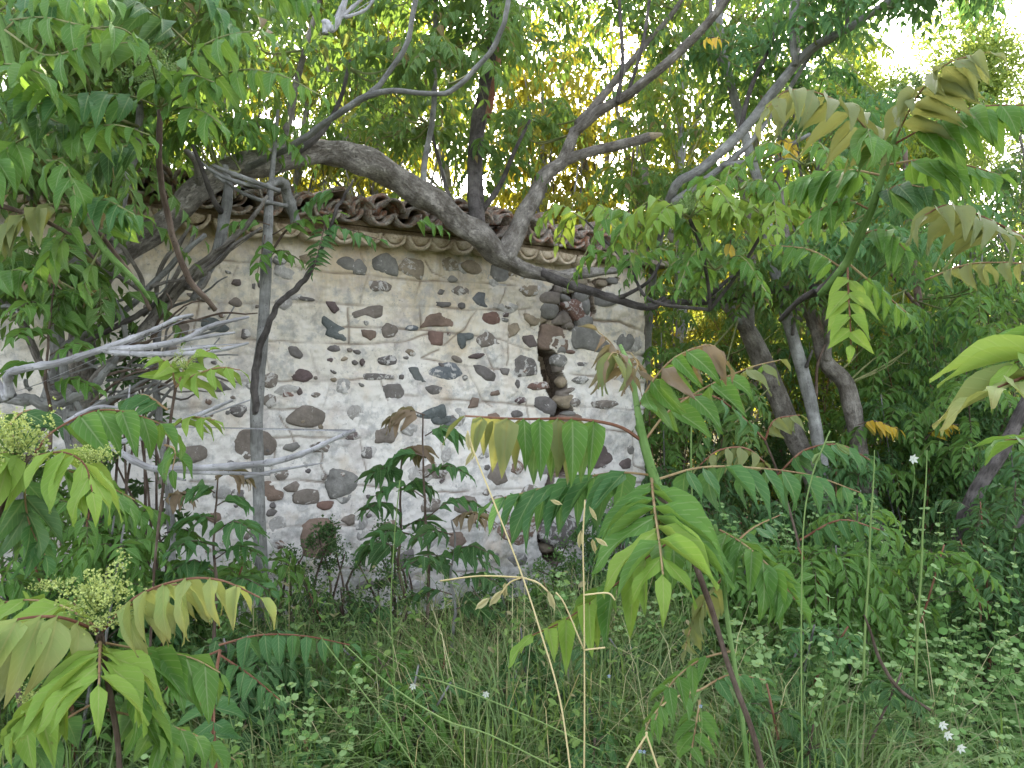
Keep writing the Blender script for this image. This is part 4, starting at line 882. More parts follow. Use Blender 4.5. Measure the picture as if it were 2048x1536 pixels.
L_(r5, [(1915, 1090, 4.5, 24), (1935, 1020, 4.5, 30), (1965, 960, 4.5, 28), (2010, 890, 4.5, 26), (2060, 790, 4.5, 24)], 'barkdk', 'trunk')
L_(r5, [(1990, 1110, 4.5, 12), (2040, 1045, 4.5, 14), (2070, 1000, 4.5, 12)], 'barkdk')
dg = tree('leaning_tree', P(1340, 1150, 6.9), 'pair of long slanting grey limbs crossing the right-hand trunks up to the sky')
L_(dg, [(1290, 1150, 7.4, 22), (1290, 900, 7.2, 18), (1300, 600, 7.0, 16), (1340, 395, 5.9, 18), (1400, 340, 5.8, 19), (1480, 268, 5.7, 20), (1550, 180, 5.6, 19), (1620, 100, 5.5, 18), (1700, 55, 5.4, 16), (1780, 0, 5.3, 14), (1830, -40, 5.3, 12)], 'barksm', 'trunk', sides=10)
L_(dg, [(1345, 405, 5.85, 14), (1430, 345, 5.75, 13), (1500, 285, 5.7, 11), (1560, 205, 5.7, 9), (1640, 80, 5.7, 8)], 'barksm')
L_(dg, [(1445, 330, 5.7, 10), (1500, 322, 5.6, 10), (1560, 300, 5.5, 9), (1620, 268, 5.4, 7)], 'barksm')
L_(dg, [(1480, 265, 5.7, 11), (1500, 180, 5.7, 9), (1545, 80, 5.7, 8), (1570, -20, 5.7, 7)], 'barkdk')
L_(dg, [(1590, 130, 5.5, 12), (1585, 40, 5.5, 16), (1600, -40, 5.5, 18)], 'barksm')
L_(dg, [(1620, 100, 5.5, 10), (1690, 60, 5.5, 8), (1690, -20, 5.5, 6)], 'barkdk')

# =============================================================================================
#                       JOINED FOLIAGE: clusters round the limbs and woods behind
# =============================================================================================
def canopy(t, rects, mat, T=T_NEAR, L=0.112, rl=0.44, nf=6, pairs=6, name='foliage', rmat='rachisg', seed=1, twigcol='twig', hang=0.55):
    """rects: (x0,y0,x1,y1,d0,d1,count) -> rosettes of compound leaves with a twig to the nearest limb"""
    r = random.Random(seed); Fo = Foliage(); sk = SK[t.name]
    for x0, y0, x1, y1, d0, d1, n in rects:
        for _ in range(n):
            d = r.uniform(d0, d1); c = np.array(P(r.uniform(x0, x1), r.uniform(y0, y1), d))
            if sk:
                j = min(range(0, len(sk), 2), key=lambda k: np.linalg.norm(sk[k][0] - c)); q_ = sk[j][0]
                if np.linalg.norm(q_ - c) < 1.8:
                    m_ = (q_ + c) / 2 + np.array([r.gauss(0, .05), r.gauss(0, .05), -0.06])
                    Fo.tube(catmull([q_, m_, c], 3), min(0.009, sk[j][1]), 0.004)
            for pts in cluster_pts(c, rl * r.uniform(.8, 1.15), nf + r.randint(-1, 1), r):
                Fo.add_frond(pts, L * r.uniform(.85, 1.15), pairs, hang + r.gauss(0, .15), r=r, rw=0.0022)
    return Fo.build(name, t, wloc(t), mat, rmat, T)
canopy(arch, [(480, -60, 620, 130, 4.2, 6.0, 7), (620, -60, 1000, 180, 4.2, 6.0, 27), (620, 200, 900, 290, 5.6, 6.4, 8), (1000, -60, 1420, 120, 5.8, 6.8, 22), (1020, 230, 1120, 330, 5.9, 6.4, 4), (880, 300, 1010, 370, 5.5, 6.0, 3), (1340, 500, 1500, 570, 5.4, 6.0, 5)], 'ogreen', seed=2)
canopy(gt, [(-60, 0, 330, 330, 3.6, 5.0, 20), (-60, 330, 200, 620, 3.3, 4.0, 11), (230, 20, 480, 150, 3.8, 4.6, 9), (-60, 220, 160, 380, 2.9, 3.7, 8), (-60, -40, 420, 110, 2.9, 3.8, 13)], 'ogreen', seed=3)
canopy(r1, [(1250, 120, 1500, 470, 6.2, 7.5, 14), (1300, 560, 1560, 850, 6.8, 8.0, 14), (1330, 680, 1480, 900, 5.4, 6.4, 4)], 'ogreen', seed=4)
canopy(r2, [(1380, -60, 1560, 240, 6.3, 7.5, 12), (1440, 450, 1640, 640, 5.6, 6.6, 8)], 'ogreen', seed=5)
canopy(r3, [(1540, 120, 1780, 330, 5.6, 8, 12), (1600, 330, 1900, 560, 4.8, 7.0, 16), (1760, 560, 1900, 700, 6.3, 7.0, 5)], 'cool', seed=6)
canopy(r4, [(1720, 420, 2060, 800, 5.8, 8.0, 24), (1740, 760, 2080, 980, 5.4, 7, 14)], 'green', seed=7)
canopy(dg, [(1600, -60, 1820, 60, 5.2, 6, 10), (1780, -80, 2010, 0, 4.8, 5.4, 8), (1440, 60, 1600, 160, 5.6, 6.2, 4)], 'cool', seed=8)
canopy(md, [(380, 240, 470, 360, 3.8, 4.2, 3)], 'green', seed=9)
# --- trees of the wood behind
def wood_tree(px, d, h, spread, mat, label, ncl=26, T=T_FAR, seed=0, L=0.11, zmin=0.35, name='ailanthus_tree', group=None, nf=7, pairs=6):
    r = random.Random(seed * 13 + 5); x = (px - 1024) / F * d; z0 = gz(x, d)
    t = tree(name, (x, d, z0), label, 'tree', group); b = np.array([x, d, z0])
    def tb(nm, pts, r0, r1, mt='barksm'):
        c = catmull([tuple(p_) for p_ in pts], 4); n = len(c); rad = [r0 + (r1 - r0) * i / (n - 1) for i in range(n)]
        V, Q, UV = tube_arrays(c, rad, 7, 0.15, 0, r.random() * 9); link(nm, mesh_np(nm, V - b, Q, [M[mt]], uv=UV), t, b); return c
    lean = np.array([r.gauss(0, .12), r.gauss(0, .08), 1]) * h
    tr = tb('trunk', [b - [0, 0, .1], b + lean * .33 + [r.gauss(0, .1), 0, 0], b + lean * .66 + [r.gauss(0, .15), 0, 0], b + lean * .97], 0.05 + h * .008, 0.012, r.choice(['bark', 'barksm']))
    for i in range(3):
        q_ = [r.gauss(0, .35), r.gauss(0, .3), 0]; e_ = b + np.array([r.gauss(0, .9), r.gauss(0, .5), h * r.uniform(.6, .95)]); tb('branch', [b + q_, (b + q_ + e_) / 2 + [r.gauss(0, .12), 0, 0], e_], 0.028, 0.009, r.choice(['twig', 'barksm', 'barkdk']))
    Fo = Foliage()
    for i in range(ncl):
        f_ = zmin + (1 - zmin) * (i + r.random()) / ncl; a_ = r.uniform(0, 6.283); rr = spread * (1.05 - 0.55 * f_) * math.sqrt(r.uniform(0.1, 1))
        k = min(len(tr) - 1, int(f_ * len(tr) * 0.8)); q_ = np.array(tr[k])
        c = b + lean * f_ + np.array([math.cos(a_) * rr, math.sin(a_) * rr, r.gauss(0, .15)])
        if i % 5 == 0: tb('branch', [q_, (q_ + c) / 2 + [0, 0, -.1], c], 0.02, 0.007)
        else: Fo.tube(catmull([q_, (q_ + c) / 2 + [0, 0, -.08], c], 3), 0.010, 0.004, 3)
        for pts in cluster_pts(c, 0.5 * r.uniform(.8, 1.15), nf, r):
            Fo.add_frond(pts, L * r.uniform(.85, 1.15), pairs, 0.55 + r.gauss(0, .15), r=r, rw=0.0025)
    Fo.build('foliage', t, wloc(t), mat, 'rachisg', T); return t
WG = 'trees of the wood behind the building'
WL = ['yellow-green sunlit tree of the wood showing through the branches above the roof', 'slender wood tree glowing yellow behind the right-hand trunks', 'green wood tree filling in behind the top left canopy']
k = 0
WT = """-150,8.6,6.0,1.5,bgreen,green wood tree mostly beyond the left edge behind the near branches
40,9.4,6.4,1.5,bcool,cool green wood tree behind the top left corner leaves
200,8.9,6.4,1.4,bgreen,green wood tree behind the pale curved trunk at upper left
330,10.2,7.2,1.6,bgreen,green backlit tree behind the left foot of the arching trunk
480,9.6,6.8,1.5,bgreen,green wood tree rising behind the first eave tiles and dead twigs
700,10.0,6.8,1.5,bgreen,green wood tree seen under the sinuous pale limb above the roof
860,9.6,6.6,1.4,bgold,golden backlit tree behind the crest of the arching trunk
1000,10.4,7.2,1.6,bgold,tall golden tree right behind the dark upright limb of the arch
1110,9.7,6.0,1.3,bgold,golden tree framed between the dark upright limb and the forked one
1230,10.6,6.6,1.5,bgold,golden backlit tree behind the snapped-off stub
600,12.5,7.0,1.8,bgreen,farther bright green tree over the left tiles behind the green ones
920,13,8.4,1.9,bgreen,tall farther green tree topping the middle of the canopy
150,12.6,8.0,1.9,bcool,farther cool green tree glimpsed through the upper left leaves
1180,13,7.4,1.8,bgold,farther golden tree over the broken roof corner
-380,10,7,1.8,bgreen,broad green tree of the wood outside the left edge
400,14.5,9,2.0,bgreen,very tall far green tree behind the arch's left shoulder
1330,9.0,6.2,1.3,bgreen,green tree just right of the building behind its corner
1420,10.6,6.0,1.5,bgold,golden tree between the corner and the leaning forked trunk
1540,9.4,5.6,1.4,bgreen,green tree behind the slim straight grey trunk
1660,10.8,5.4,1.5,bgold,golden tree behind the ribbed bent trunk
1350,13,7.4,1.8,bgreen,farther yellow-green tree high behind the stub's splintered end
1520,13.5,6.8,1.8,bgreen,farther green tree where the long slanting limbs cross the trunks
760,15,9.5,2.2,bgreen,tallest far green tree left of the top centre
1050,16,9.5,2.2,bgreen,tallest far green tree right of the top centre
560,11,7.6,1.7,bgreen,broad green tree filling the gap above the left part of the arch
1280,11.8,8.2,1.7,bgreen,green tree topping the canopy left of the bright sky
60,11,7.6,1.8,bgreen,green tree high behind the left-edge branches
800,12,8.0,1.8,bgreen,green tree between the two tallest far trees
1460,12,7.0,1.6,bcool,cool green tree under the upper right sky beside the slim trunk"""
for row in WT.split('\n'):
    px, d, h, sp, mt, lab = row.split(',', 5); d = float(d)
    wood_tree(float(px), d, float(h), float(sp), mt, lab, seed=k, ncl=40 if d < 12 else 34, T=T_FAR if d < 10.5 else T_TINY, group=WG, L=0.135); k += 1
# far side and right-hand shade trees
for px, d, h, sp, mt, lab in ((1880, 9.0, 4.2, 1.5, 'bcool', 'leafy tree with drooping compound leaves behind the right-hand foreground fronds'), (2060, 8.2, 4.4, 1.6, 'bcool', 'leafy tree cut off by the right edge behind the pale bush'), (1760, 11.5, 5.2, 1.8, 'bgreen', 'tree with olive leaves between the three trunks and the pale bush')):
    wood_tree(px, d, h, sp, mt, lab, seed=k, zmin=0.15, ncl=24); k += 1

# --- small-leaved bushes
def bush(px, d, z0, z1, rx, mat, label, n=5200, leaf=0.03, seed=0, T=T_TINY, wr=0.5, name='shrub', cat='shrub', stems=9, flowers=None, ry=None, kind='bush', rmat='twig'):
    r = random.Random(seed); x = (px - 1024) / F * d; g0 = gz(x, d); t = thing(name, (x, d, g0), label, cat); b = np.array([x, d, g0])
    Fo = Foliage(); St = Foliage(); ry = ry or rx * .8; cl = []
    for i in range(stems * 5):
        a_ = r.uniform(0, 6.28); q_ = math.sqrt(r.random()); zz = r.random()
        wdt = math.sin(math.pi * min(1, 0.25 + zz * .72)) 
        top = 1 if z1 < 5 else 1 - .35 * r.random() * q_
        cl.append((np.array([x + math.cos(a_) * q_ * rx * wdt, d + math.sin(a_) * q_ * ry * wdt, g0 + z0 + zz * top * (z1 - z0)]), rx * r.uniform(.10, .30)))
    St_ = []
    for i, (c, rr) in enumerate(cl):
        if i % 3 == 0: Fo.tube(catmull([b + [r.gauss(0, .06), r.gauss(0, .06), 0], (b + c) / 2 + [r.gauss(0, .1), 0, 0], c], 4), 0.012, 0.004)
    for i in range(n):
        c, rr = cl[r.randrange(len(cl))]; v = rng.normal(0, 1, 3); v = norm(v) * rr * r.uniform(.2, 1.15)
        D = norm(v + rng.normal(0, .6, 3) * rr + np.array([0, 0, .3 * rr])); N = norm(rng.normal(0, .5, 3) + [0, 0, 1])
        Fo.leaf(c + v, D, N, leaf * r.uniform(.6, 1.3), wr)
    Fo.build('foliage', t, wloc(t), mat, rmat, T)
    if flowers:
        Fl = Foliage()
        for i in range(flowers):
            c, rr = cl[r.randrange(len(cl))]; v = norm(rng.normal(0, 1, 3)) * rr * r.uniform(.8, 1.25)
            for j in range(3): Fl.leaf(c + v + rng.normal(0, .012, 3), rng.normal(0, 1, 3), rng.normal(0, 1, 3), 0.022, .9)
        Fl.build('blossom', t, wloc(t), 'flower', 'gstem', T_FAR)
    return t
bush(1930, 12.0, 0.8, 7.8, 2.2, 'pale', 'tall pale yellow-green bush-like tree dotted with tiny blossom at the upper right', 44000, .095, 1, T=T_TINY, name='blossoming_tree', cat='tree', flowers=1500, stems=30)
bush(1700, 13.0, 0.8, 8.0, 2.1, 'pale', 'pale green blossoming tree left of the taller one at the upper right', 40000, .095, 2, T=T_TINY, name='blossoming_tree', cat='tree', flowers=1000, stems=26)
bush(2080, 10.0, 1.0, 5.4, 0.9, 'grey', 'grey-leaved olive-like tree cut off by the right edge', 14000, .065, 3, T=T_TINY, wr=.3, name='olive_tree', cat='tree')
bush(2000, 8.6, 0.6, 2.6, 1.1, 'grey', 'grey-green twiggy shrub at the right edge under the olive-like tree', 9000, .035, 4, T=T_TINY, wr=.35)
bush(1830, 8.2, 0.2, 2.2, 1.0, 'dark', 'dark dense shrub behind the thin brown trunk', 8000, .05, 5, T=T_TINY)
bush(1960, 6.2, 0.2, 1.5, 0.9, 'dark', 'dark green leafy shrub low at the right edge', 6000, .05, 6, T=T_TINY, wr=.6)
bush(1640, 8.6, 0.1, 2.0, 1.1, 'bgreen', 'green shrub growing behind the feet of the grey trunks', 8000, .055, 7, T=T_TINY)
bush(1420, 8.6, 0.1, 2.3, 1.0, 'bsunlit', 'yellow-lit shrub beside the building corner', 8000, .05, 8, T=T_TINY, wr=.35)
bush(1560, 7.4, 0.0, 1.2, 0.9, 'dark', 'low dark shrub under the leaning forked trunk', 6000, .045, 9, T=T_TINY)
bush(1360, 7.6, 0.0, 1.6, 0.5, 'dark', 'small dark shrub in the angle of the building corner', 4200, .045, 10, T=T_TINY)
bush(1780, 6.8, 0.0, 0.95, 0.8, 'bgreen', 'low green shrub at the foot of the ribbed trunk', 5000, .045, 11, T=T_TINY)
bush(1960, 5.0, 0.0, 0.8, 0.5, 'dark', 'feathery dark green shrub above the felted herbs at right', 6000, .035, 12, T=T_TINY, wr=.18)
bush(1760, 16, 0.6, 3.6, 2.6, 'bcool', 'far broad shrub filling the wood between the right trunks', 9000, .10, 13, T=T_TINY)
bush(1450, 15, 0.6, 4.2, 2.6, 'bsunlit', 'far golden backlit shrub filling the wood behind the leaning trunk', 9000, .10, 14, T=T_TINY)
bush(2150, 15, 0.6, 4.8, 2.6, 'pale', 'far pale shrub beyond the right edge of the wood', 8000, .10, 15, T=T_TINY)
bush(1100, 17, 0.6, 5.0, 2.8, 'bsunlit', 'far golden backlit thicket seen through gaps over the eave', 8000, .11, 16, T=T_TINY)
bush(300, 17, 0.6, 5.6, 3.0, 'bgreen', 'far green thicket seen through gaps at the upper left', 8000, .11, 17, T=T_TINY)
# climbing and low plants by the wall
bush(655, 4.75, 0.05, 0.75, 0.30, 'dark', 'small dark round-leaved shrub beside the big brown stone', 2600, .022, 20, wr=.8)
bush(585, 4.6, 0.0, 0.62, 0.20, 'dark', 'thin dark shrub left of the big brown stone at the wall foot', 900, .022, 21, wr=.7)
bush(770, 4.9, 0.0, 0.72, 0.26, 'dark', 'small-leaved dark shrub behind the twin saplings', 2200, .02, 22, wr=.8)
bush(1165, 5.4, 0.0, 0.62, 0.40, 'herb', 'light green small-leaved plant climbing at the foot of the crack', 3600, .024, 23, wr=.8)
bush(1260, 5.6, 0.2, 0.95, 0.22, 'herb', 'small-leaved plant growing against the right end of the wall', 1400, .022, 24, wr=.8)
bush(250, 3.95, 0.4, 1.9, 0.28, 'dark', 'dark ivy-like shrub behind the knobbly trunk', 900, .055, 25, wr=.65)
bush(60, 3.8, 0.3, 1.3, 0.40, 'green', 'bushy green undergrowth at the left edge before the wall', 1300, .06, 26, wr=.5)

# =============================================================================================
#                                  UNDERGROWTH
# =============================================================================================
def in_building(x, y):
    p_ = np.array([x, y, 0]); o_ = NW @ (p_ - P0); s_ = U @ (p_ - P0); return o_ < 0.03 and s_ < s_max
def shoot_bush(px, d, h, label, mat, seed, L=.085, nst=4, spread=.3, name='ailanthus_sapling', cat='sapling', lo=.25, pairs=6, nf=5, dens=7, rl=.34):
    r = random.Random(seed); x = (px - 1024) / F * d; z0 = gz(x, d); t = thing(name, (x, d, z0), label, cat); b = np.array([x, d, z0]); Fo = Foliage()
    for k_ in range(nst):
        l = np.array([r.gauss(0, spread), r.gauss(0, spread * .6), 1.0]) * h * r.uniform(.65, 1.05)
        c = catmull([b + [r.gauss(0, .05), r.gauss(0, .05), -.03], b + l * .5 + [r.gauss(0, .04), 0, 0], b + l], 6)
        V, Q, UV = tube_arrays(c, list(np.linspace(.008, .0035, len(c))), 6, .1, 0, r.random() * 9); link('stem', mesh_np('stem', V - b, Q, [M[r.choice(['twig', 'redstem', 'barksm'])]], uv=UV), t, b)
        for j in range(dens):
            f_ = lo + (1 - lo) * (j + r.random()) / dens; q_ = np.array(c[min(len(c) - 1, int(f_ * (len(c) - 1)))])
            for pts in cluster_pts(q_, rl * r.uniform(.6, 1.15) * (1.1 - .35 * f_), max(2, nf - (3 if f_ < .8 else 0)), r, .35):
                Fo.add_frond(pts, L * r.uniform(.75, 1.2), pairs, r.uniform(.25, .8), r=r, rw=0.0018, jit=.22)
    Fo.build('foliage', t, wloc(t), mat, 'twig', T_NEAR); return t
for i, (px, d, h, mt, lab) in enumerate((
    (1345, 6.9, 2.1, 'green', 'leafy green shoots hugging the right corner of the building'), (1410, 6.0, 1.2, 'dark', 'dark leafy shoots low beside the building corner'),
    (1470, 7.6, 2.4, 'cool', 'tall leafy shoots behind the leaning forked trunk'), (1590, 7.0, 1.5, 'green', 'leafy shoots between the feet of the first two grey trunks'),
    (1690, 5.4, 1.15, 'cool', 'leafy shoots before the foot of the ribbed trunk'), (1750, 7.4, 2.3, 'green', 'tall leafy shoots just behind the ribbed trunk'),
    (1830, 6.2, 1.5, 'dark', 'dark leafy shoots left of the thin brown trunk'), (1900, 6.8, 2.2, 'cool', 'leafy shoots around the thin brown trunk'),
    (1990, 5.8, 1.7, 'green', 'green leafy shoots right of the thin brown trunk'), (2060, 5.0, 1.6, 'cool', 'leafy shoots cut off at the right edge beside the dark curved stem'),
    (1520, 5.2, .85, 'dark', 'low dark shoots behind the tall young plant with the green stem'), (1940, 8.4, 3.2, 'olive', 'tall olive-leaved shoots below the pale bush-like tree'),
    (1800, 8.8, 3.0, 'green', 'tall green shoots filling between ribbed trunk and thin brown trunk'), (1640, 8.2, 2.8, 'bgreen', 'tall sunlit shoots glimpsed between the second and third grey trunks'),
    (1290, 5.2, .75, 'cool', 'low leafy shoots at the foot of the right end of the wall'), (1130, 4.6, .55, 'green', 'low green shoots under the foot of the wall crack'),
    (1000, 4.5, .6, 'dark', 'low dark shoots right of the twin saplings'), (700, 4.3, .55, 'dark', 'low dark shoots beneath the big brown stone'),
    (560, 3.9, .5, 'cool', 'low shoots around the foot of the bare sapling'), (390, 3.7, .75, 'green', 'green shoots left of the bare sapling foot before the wall'),
    (230, 3.5, .95, 'cool', 'leafy shoots at the foot of the knobbly trunk'), (60, 3.3, 1.0, 'dark', 'dark leafy shoots at the left edge below the wall'),
    (140, 3.1, 1.35, 'green', 'taller green shoots before the left end of the plaster'), (620, 2.6, .42, 'cool', 'small leafy shoot in the grass at bottom left of centre'),
    (880, 3.2, .5, 'green', 'small leafy shoot in the grass under the twin saplings'), (1740, 3.7, .95, 'green', 'green compound-leaved shoot standing in the middle of the felted herbs'), (1990, 4.2, 1.1, 'dark', 'dark shoot rising from the felted herbs near the right edge'), (1450, 4.0, .9, 'green', 'green shoot between the wall corner and the felted herbs'),
    (950, 3.0, .6, 'cool', 'leafy shoot in the grass below the leaning grey-stemmed sapling'), (1090, 3.1, .62, 'dark', 'dark shoot in the grass behind the straw stalks'), (760, 2.8, .55, 'green', 'green shoot in the grass at the foot of the thin green stalk'), (520, 3.0, .7, 'dark', 'dark shoot at the bottom left behind the narrow paired leaflets'), (1180, 2.7, .5, 'cool', 'shoot in the grass right behind the upright straw'), (1640, 2.6, .6, 'dark', 'dark shoot before the felted herbs at the tall oat stalk'),
    (1560, 3.2, .62, 'cool', 'small leafy shoot among felted herbs behind the oat stalk'), (1330, 3.4, .6, 'dark', 'small dark shoot behind the drooping lime-tipped leaf'))):
    shoot_bush(px, d, h, lab, mt, 300 + i, nst=3 if h < .7 else 5, dens=4 if h < .7 else 7 if h < 2 else 9, L=.06 if h < .7 else .085, rl=.22 if h < .7 else .36, spread=.35 if h < 1 else .22)
# felted herb: upright stems with opposite round leaves in tiers
def herb_stem(Fo, Ft, Fc, x, y, h, r, sc=1.0):
    z0 = gz(x, y); lean = np.array([r.gauss(0, .22), r.gauss(0, .2), 1.0]); b = np.array([x, y, z0]); h *= 0.72 + 1.1 * max(0, mnoise.noise(Vector((x * 1.3, y * 1.3, 4))) + .25)
    Fo.tube([b, b + lean * h * .5 + [r.gauss(0, .01), 0, 0], b + lean * h], 0.0022 * sc, 0.0012 * sc, 3)
    n = max(4, int(h / (0.046 * sc))); a_ = r.uniform(0, 3.14)
    for i in range(n):
        f_ = 0.18 + 0.82 * i / (n - 1); c = b + lean * h * f_; a_ += 1.571 + r.gauss(0, .12); sz = sc * (0.030 - 0.013 * f_ * f_) * r.uniform(.85, 1.15)
        tgt = Ft if f_ > 0.86 else Fo
        for s_ in (0, math.pi):
            D = np.array([math.cos(a_ + s_), math.sin(a_ + s_), 0.15 + r.gauss(0, .3)])
            tgt.leaf(c, D, np.array([r.gauss(0, .3), r.gauss(0, .3) - .35, 1]), sz * r.uniform(.95, 1.4), r.uniform(.8, 1.05))
        if f_ > .45 and r.random() < .75 and Fc is not None:
            for s_ in (0.8, 2.4, 4.0, 5.5): Fc.leaf(c, np.array([math.cos(a_ + s_), math.sin(a_ + s_), .3]), np.array([0, 0, 1.]), 0.010 * sc, .9)
T_RND = leaflet_template(3, 2, -0.12, 0.15, 0.0, 'oval')
def herb_patch(name, label, cat, spots, seed, sc=1.0, calyx=True):
    r = random.Random(seed); Fo, Ft, Fc = Foliage(), Foliage(), Foliage()
    for x0, y0, x1, y1, h0, h1, n in spots:   # px0, dist0, px1, dist1
        for _ in range(n):
            d = r.uniform(y0, y1); x = (r.uniform(x0, x1) - 1024) / F * d
            if in_building(x, d): continue
            herb_stem(Fo, Ft, Fc, x, d, r.uniform(h0, h1), r, sc)
    o = Fo.build(name, None, (0, 0, 0), 'herb', 'gstem', T_RND); prop(o, label, cat)
    o2 = Ft.build(name + '_tips', o, (0, 0, 0), 'herbtip', 'gstem', T_RND)
    if Fc.A: Fc.build(name + '_calyces', o, (0, 0, 0), 'calyx', 'gstem', T_FAR)
herb_patch('felted_herbs', 'mass of pale round-leaved felted herbs covering the lower right', 'herbs', [(1480, 2.7, 2150, 3.6, .34, .66, 200), (1350, 3.5, 2100, 5.0, .34, .70, 260), (1420, 5.0, 2000, 6.2, .3, .6, 90), (1650, 2.2, 2250, 2.9, .25, .5, 90)], 31, 1.4)
herb_patch('felted_herbs', 'patch of round-leaved felted herbs under the bare sapling', 'herbs', [(380, 3.2, 800, 4.4, .22, .55, 210), (1050, 3.4, 1350, 5.4, .2, .5, 160), (300, 2.4, 700, 3.4, .2, .45, 110)], 32, 1.2)
# individual herbs standing out at the right
for i, (px, d, h) in enumerate(((1985, 2.55, .78), (1900, 2.5, .62), (2030, 2.9, .85), (1790, 3.0, .66), (1700, 3.4, .74), (1950, 3.3, .88))):
    r = random.Random(60 + i); x = (px - 1024) / F * d; Fo, Ft, Fc = Foliage(), Foliage(), Foliage()
    herb_stem(Fo, Ft, Fc, x, d, h, r, 1.25)
    t = thing('felted_herb', (x, d, gz(x, d)), ['tall felted herb with whitish tip near the right edge', 'felted herb with a pale top by the white blossoms', 'tallest pale felted herb at the far right edge', 'felted herb beside the dark dead stalk', 'felted herb standing up right of the long green oat stalk', 'felted herb rising before the dark feathery shrub'][i], 'herb', 'single felted herbs standing out at the right')
    Fo.build('foliage', t, wloc(t), 'herb', 'gstem', T_RND, kind=None); Ft.build('tip', t, wloc(t), 'herbtip', 'gstem', T_RND)
# grass
def grass(name, label, spots, mat, seed, hmin=.12, hmax=.5, wd=.004, cat='grass', lean=.35, T=None):
    r = np.random.default_rng(seed); Vs = []; Qs = []; n0 = 0
    for x0, y0, x1, y1, n, sc in spots:
        for _ in range(n):
            d = r.uniform(y0, y1); x = (r.uniform(x0, x1) - 1024) / F * d
            if in_building(x, d): continue
            pn = mnoise.noise(Vector((x * 1.6, d * 1.6, seed * .37)))
            if pn < r.uniform(-.55, .1): continue
            h = r.uniform(hmin, hmax) * sc * (.8 + .8 * max(0, pn + .2)); b = np.array([x, d, gz(x, d) - .01]); a_ = r.uniform(0, 6.28); l = abs(r.normal(0, lean)) * h
            dr = np.array([math.cos(a_), math.sin(a_), 0]); sdv = np.array([-dr[1], dr[0], 0]) * wd * r.uniform(.6, 1.3)
            p_ = [b, b + dr * l * .25 + [0, 0, h * .5], b + dr * l * .8 + [0, 0, h * .9], b + dr * l * 1.5 + [0, 0, h]]
            for q_, ww in zip(p_, (1, .9, .6, .08)): Vs += [q_ - sdv * ww, q_ + sdv * ww]
            for k_ in range(3): Qs.append((n0 + 2 * k_, n0 + 2 * k_ + 1, n0 + 2 * k_ + 3, n0 + 2 * k_ + 2))
            n0 += 8
    V = np.array(Vs); uv = np.tile(np.array([(0, 0), (1, 0), (0, .3), (1, .3), (0, .6), (1, .6), (0, 1), (1, 1)]), (len(V) // 8, 1))
    o = link(name, mesh_np(name, V, np.array(Qs), [M[mat]], uv=uv), None, (0, 0, 0), kind='stuff'); prop(o, label, cat); return o
grass('wild_grass', 'wild green grass tangled along the bottom of the clearing', [(380, 2.2, 1750, 3.2, 9000, 1), (300, 3.2, 1800, 4.6, 8500, .9), (-100, 2.6, 500, 4, 2500, .8), (1600, 2.2, 2200, 2.9, 1500, 1), (1200, 4.6, 2200, 8, 4500, .9)], 'grass', 41, lean=.6)
grass('dry_grass', 'dry straw grass mixed into the green undergrowth', [(450, 2.4, 1900, 3.4, 650, 1), (700, 2.9, 1000, 3.6, 420, .8), (500, 3.4, 1500, 4.4, 500, 1), (1350, 5, 1800, 7.5, 400, .8)], 'straw', 42, .2, .62, .0022, lean=.5)
# low ground-cover leaves that close the soil
def low_cover():
    r = random.Random(43); Fo = Foliage()
    for i in range(11000):
        d = 2.2 + 6.3 * r.random() ** 1.3; px = r.uniform(-150, 2200); x = (px - 1024) / F * d
        if in_building(x, d): continue
        z = gz(x, d) + abs(r.gauss(0, .12)); a_ = r.uniform(0, 6.28)
        Fo.leaf(np.array([x, d, z]), np.array([math.cos(a_), math.sin(a_), .2 + r.gauss(0, .3)]), np.array([r.gauss(0, .4), r.gauss(0, .4) - .3, 1]), r.uniform(.018, .055), r.uniform(.35, .8))
    o = Fo.build('ground_cover', None, (0, 0, 0), 'dark', 'gstem', T_OVAL); prop(o, 'low dark green leaves carpeting the ground under the herbs', 'ground cover')
low_cover()
def litter():
    r = random.Random(49); Fo = Foliage()
    for i in range(1500):
        d = 2.2 + 6 * r.random() ** 1.3; px = r.uniform(-100, 2150); x = (px - 1024) / F * d
        if in_building(x, d): continue
        a_ = r.uniform(0, 6.28); Fo.leaf(np.array([x, d, gz(x, d) + abs(r.gauss(0, .09))]), np.array([math.cos(a_), math.sin(a_), r.gauss(0, .5)]), np.array([r.gauss(0, .6), r.gauss(0, .6) - .4, 1]), r.uniform(.02, .07), r.uniform(.25, .5))
    o = Fo.build('leaf_litter', None, (0, 0, 0), 'litter', 'twig', T_OVAL); prop(o, 'dry brown leaves caught low among the green ground cover', 'leaf litter')
litter()
